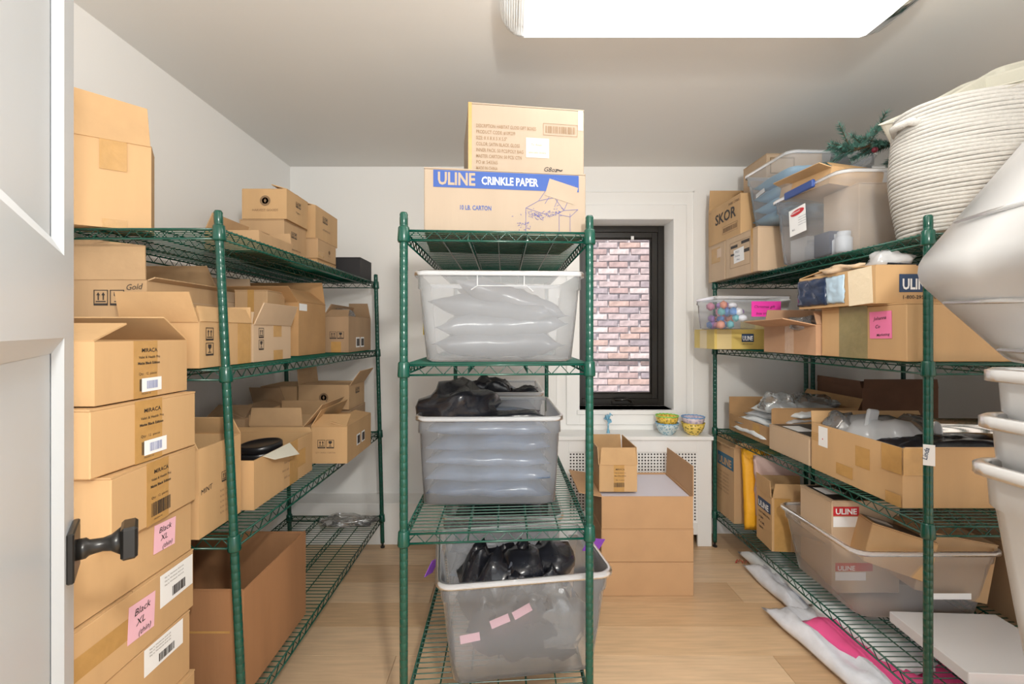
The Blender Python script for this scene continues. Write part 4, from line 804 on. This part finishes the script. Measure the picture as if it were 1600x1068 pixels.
b = carton('battered narrow carton with open flaps and bold print on the lowest right shelf', 1.385, 1.62, 2.38, 2.555, z, .280, KORNG, yaw=-5, flaps={'L': (92, .085), 'F': (100, .08), 'B': (80, .07)}, group=G5, tape=[('F', .05, .0, .4, 1)])
b.patch('L', .10, .66, .92, .86, NAVY, 'printed_block'); b.text('L', .14, .69, 'ULINE', .043, PAPER, .03, off=.002, sx=1.0)
for k, t in enumerate(('POLY TUBING ROLL', 'S-12844', '4" x 2 MIL', '1500 FT')): b.text('L', .16, .56-.10*k, t, .016 if k else .014, INK, .03, off=.0014)
TQ = tote('long clear tote of cartons with sagging sides on the lowest right shelf', 1.645, 2.035, z, .60, .54, .292, yaw=0, taper=.045, r=.05, lip=.014)
b = carton('upright carton with black lid print and red mark in the long clear tote', 1.405, 1.70, 1.985, 2.20, z+.012, .400, KLIGHT, group='cartons in the long clear tote'); dressed(b)
b.patch('F', .02, .84, .40, .94, RED, 'printed_block'); b.text('F', .05, .86, 'ULINE', .034, PAPER, .03, off=.002); b.patch('F', .02, .72, .40, .83, PAPER, 'sticker'); b.patch('F', .05, .24, .6, .33, RED, 'printed_block'); b.text('F', .08, .25, 'ULINE', .028, PAPER, .02, off=.002); b.patch('F', .05, .14, .5, .23, PAPER, 'sticker')
b = carton('carton tipped on its edge in the long clear tote', 0, .22, 0, .15, 0, .16, KORNG, loc=(1.56, 1.885, z+.185), yaw=-20, tilt=(-6, 14), group='cartons in the long clear tote'); dressed(b)
b = carton('plain carton tilting at the right end of the long clear tote', 0, .28, 0, .22, 0, .24, KRAFT, loc=(1.77, 1.93, z+.09), yaw=-4, tilt=(0, 10), group='cartons in the long clear tote')
TQ.patch('F', .52, .36, .80, .44, PAPER, 'sticker', off=.022)
# white boards
o = obj('foam_board', boxm((-.20, -.165, 0), (.20, .165, .040), .002), BOARD); o.location = (1.70, 1.635, z+.001); o.rotation_euler = (0, 0, math.radians(-3)); tag(o, 'thick glossy white board lying at the near end of the lowest right shelf', 'board')
# soft packs on the floor under the right rack
GF = 'soft packs on the floor under the right rack'
for i, (lb, x, y_, zz, sx, sy, sz, m, rz) in enumerate((
        ('white flat pack at the far end of the floor pile under the right rack', 1.60, 2.50, .0, .40, .55, .10, WHITEF, 4),
        ('second white pack on the floor pile, overlapping the far one', 1.58, 2.15, .06, .38, .50, .09, WHITEF, -6),
        ('white crinkled pack lying highest near the middle of the floor pile', 1.60, 1.90, .09, .40, .45, .07, WHITEF, 8),
        ('hot pink pack in the middle of the floor pile under the right rack', 1.53, 1.78, .04, .34, .62, .09, PINKF, 14),
        ('hot pink pack at the near end of the floor pile under the right rack', 1.62, 1.45, .02, .46, .36, .10, PINKF, -8),
        ('clear wrapped roll of film along the aisle side of the floor pile', 1.40, 1.80, .0, .26, .85, .09, WRAP, 7),
        ('clear wrapped film pack nearer the camera on the aisle side of the floor pile', 1.40, 1.36, .0, .30, .42, .08, WRAP, -8),
        ('clear wrapped film pack at the far aisle side of the floor pile', 1.46, 2.35, .0, .22, .55, .08, WRAP, 2))):
    bag(lb, (x, y_, zz), (sx, sy, sz), m, seed=101+i, rot=(0, 0, rz), group=GF, name='soft_pack', cat='soft pack', rough=.5, pinch=.06, n=20)
bm = bmesh.new(); R = random.Random(4); pts = [(0, 0, .004)]
for k in range(14): pts.append((pts[-1][0]+R.uniform(-.012, .014), pts[-1][1]+R.uniform(-.008, .008), max(.003, R.uniform(.002, .03))))
tube(bm, pts, .003, 5); o = obj('red_ribbon', bm, mat('ribbon_red', (.35, .05, .03), .6)); o.location = (1.36, 2.72, 0); tag(o, 'curled scrap of red ribbon on the floor at the right rack', 'ribbon')
# ------------------------------------------------------------------ near right: nested totes and the tilted tote
GN = 'nested frosted totes at the right edge'
SX0 = .932
carton('closed carton under the nested frosted totes at the right edge', 1.06, 1.38, .52, .84, 0, .655, KRAFT, group=None)
for i, (lb, dz) in enumerate((('lowest frosted tote of the nested stack at the right edge', 0), ('middle frosted tote of the nested stack at the right edge', .093), ('upper frosted tote of the nested stack at the right edge', .186))):
    tote(lb, SX0+.235+.012*i, .70, .657+dz, .47+.00*i, .50, .455, yaw=0, taper=.045, r=.045, m=FROST, mr=FROST, group=GN, lip=.016, lh=.024)
# tilted big tote: open end away, floor of the tote toward the aisle
e = tote('huge frosted tote tipped on its side above the nested totes, upper right', 0, 0, 0, .70, .42, .36, taper=.028, r=.05, m=FROST, mr=FROST, rot=(0, 0, 0), group='frosted totes', lip=.012)
e.e.rotation_euler = (Matrix.Rotation(math.radians(-49), 3, 'Y') @ Matrix.Rotation(math.radians(90), 3, 'X')).to_euler()
e.e.location = (1.244, 1.05, 1.627)
for s in (-1, 1):
    for q in (-.17, .17):
        bm = bmesh.new(); tube(bm, [(q, s*.181, .03), (q, s*.187, .16), (q, s*.192, .27)], [.004, .006, .006], 6); obj('rib', bm, FROST, e.e, True)
for q in (-.08, .08):
    bm = bmesh.new(); tube(bm, [(-.321, q, .03), (-.326, q, .16), (-.331, q, .27)], [.004, .006, .006], 6); obj('rib', bm, FROST, e.e, True)
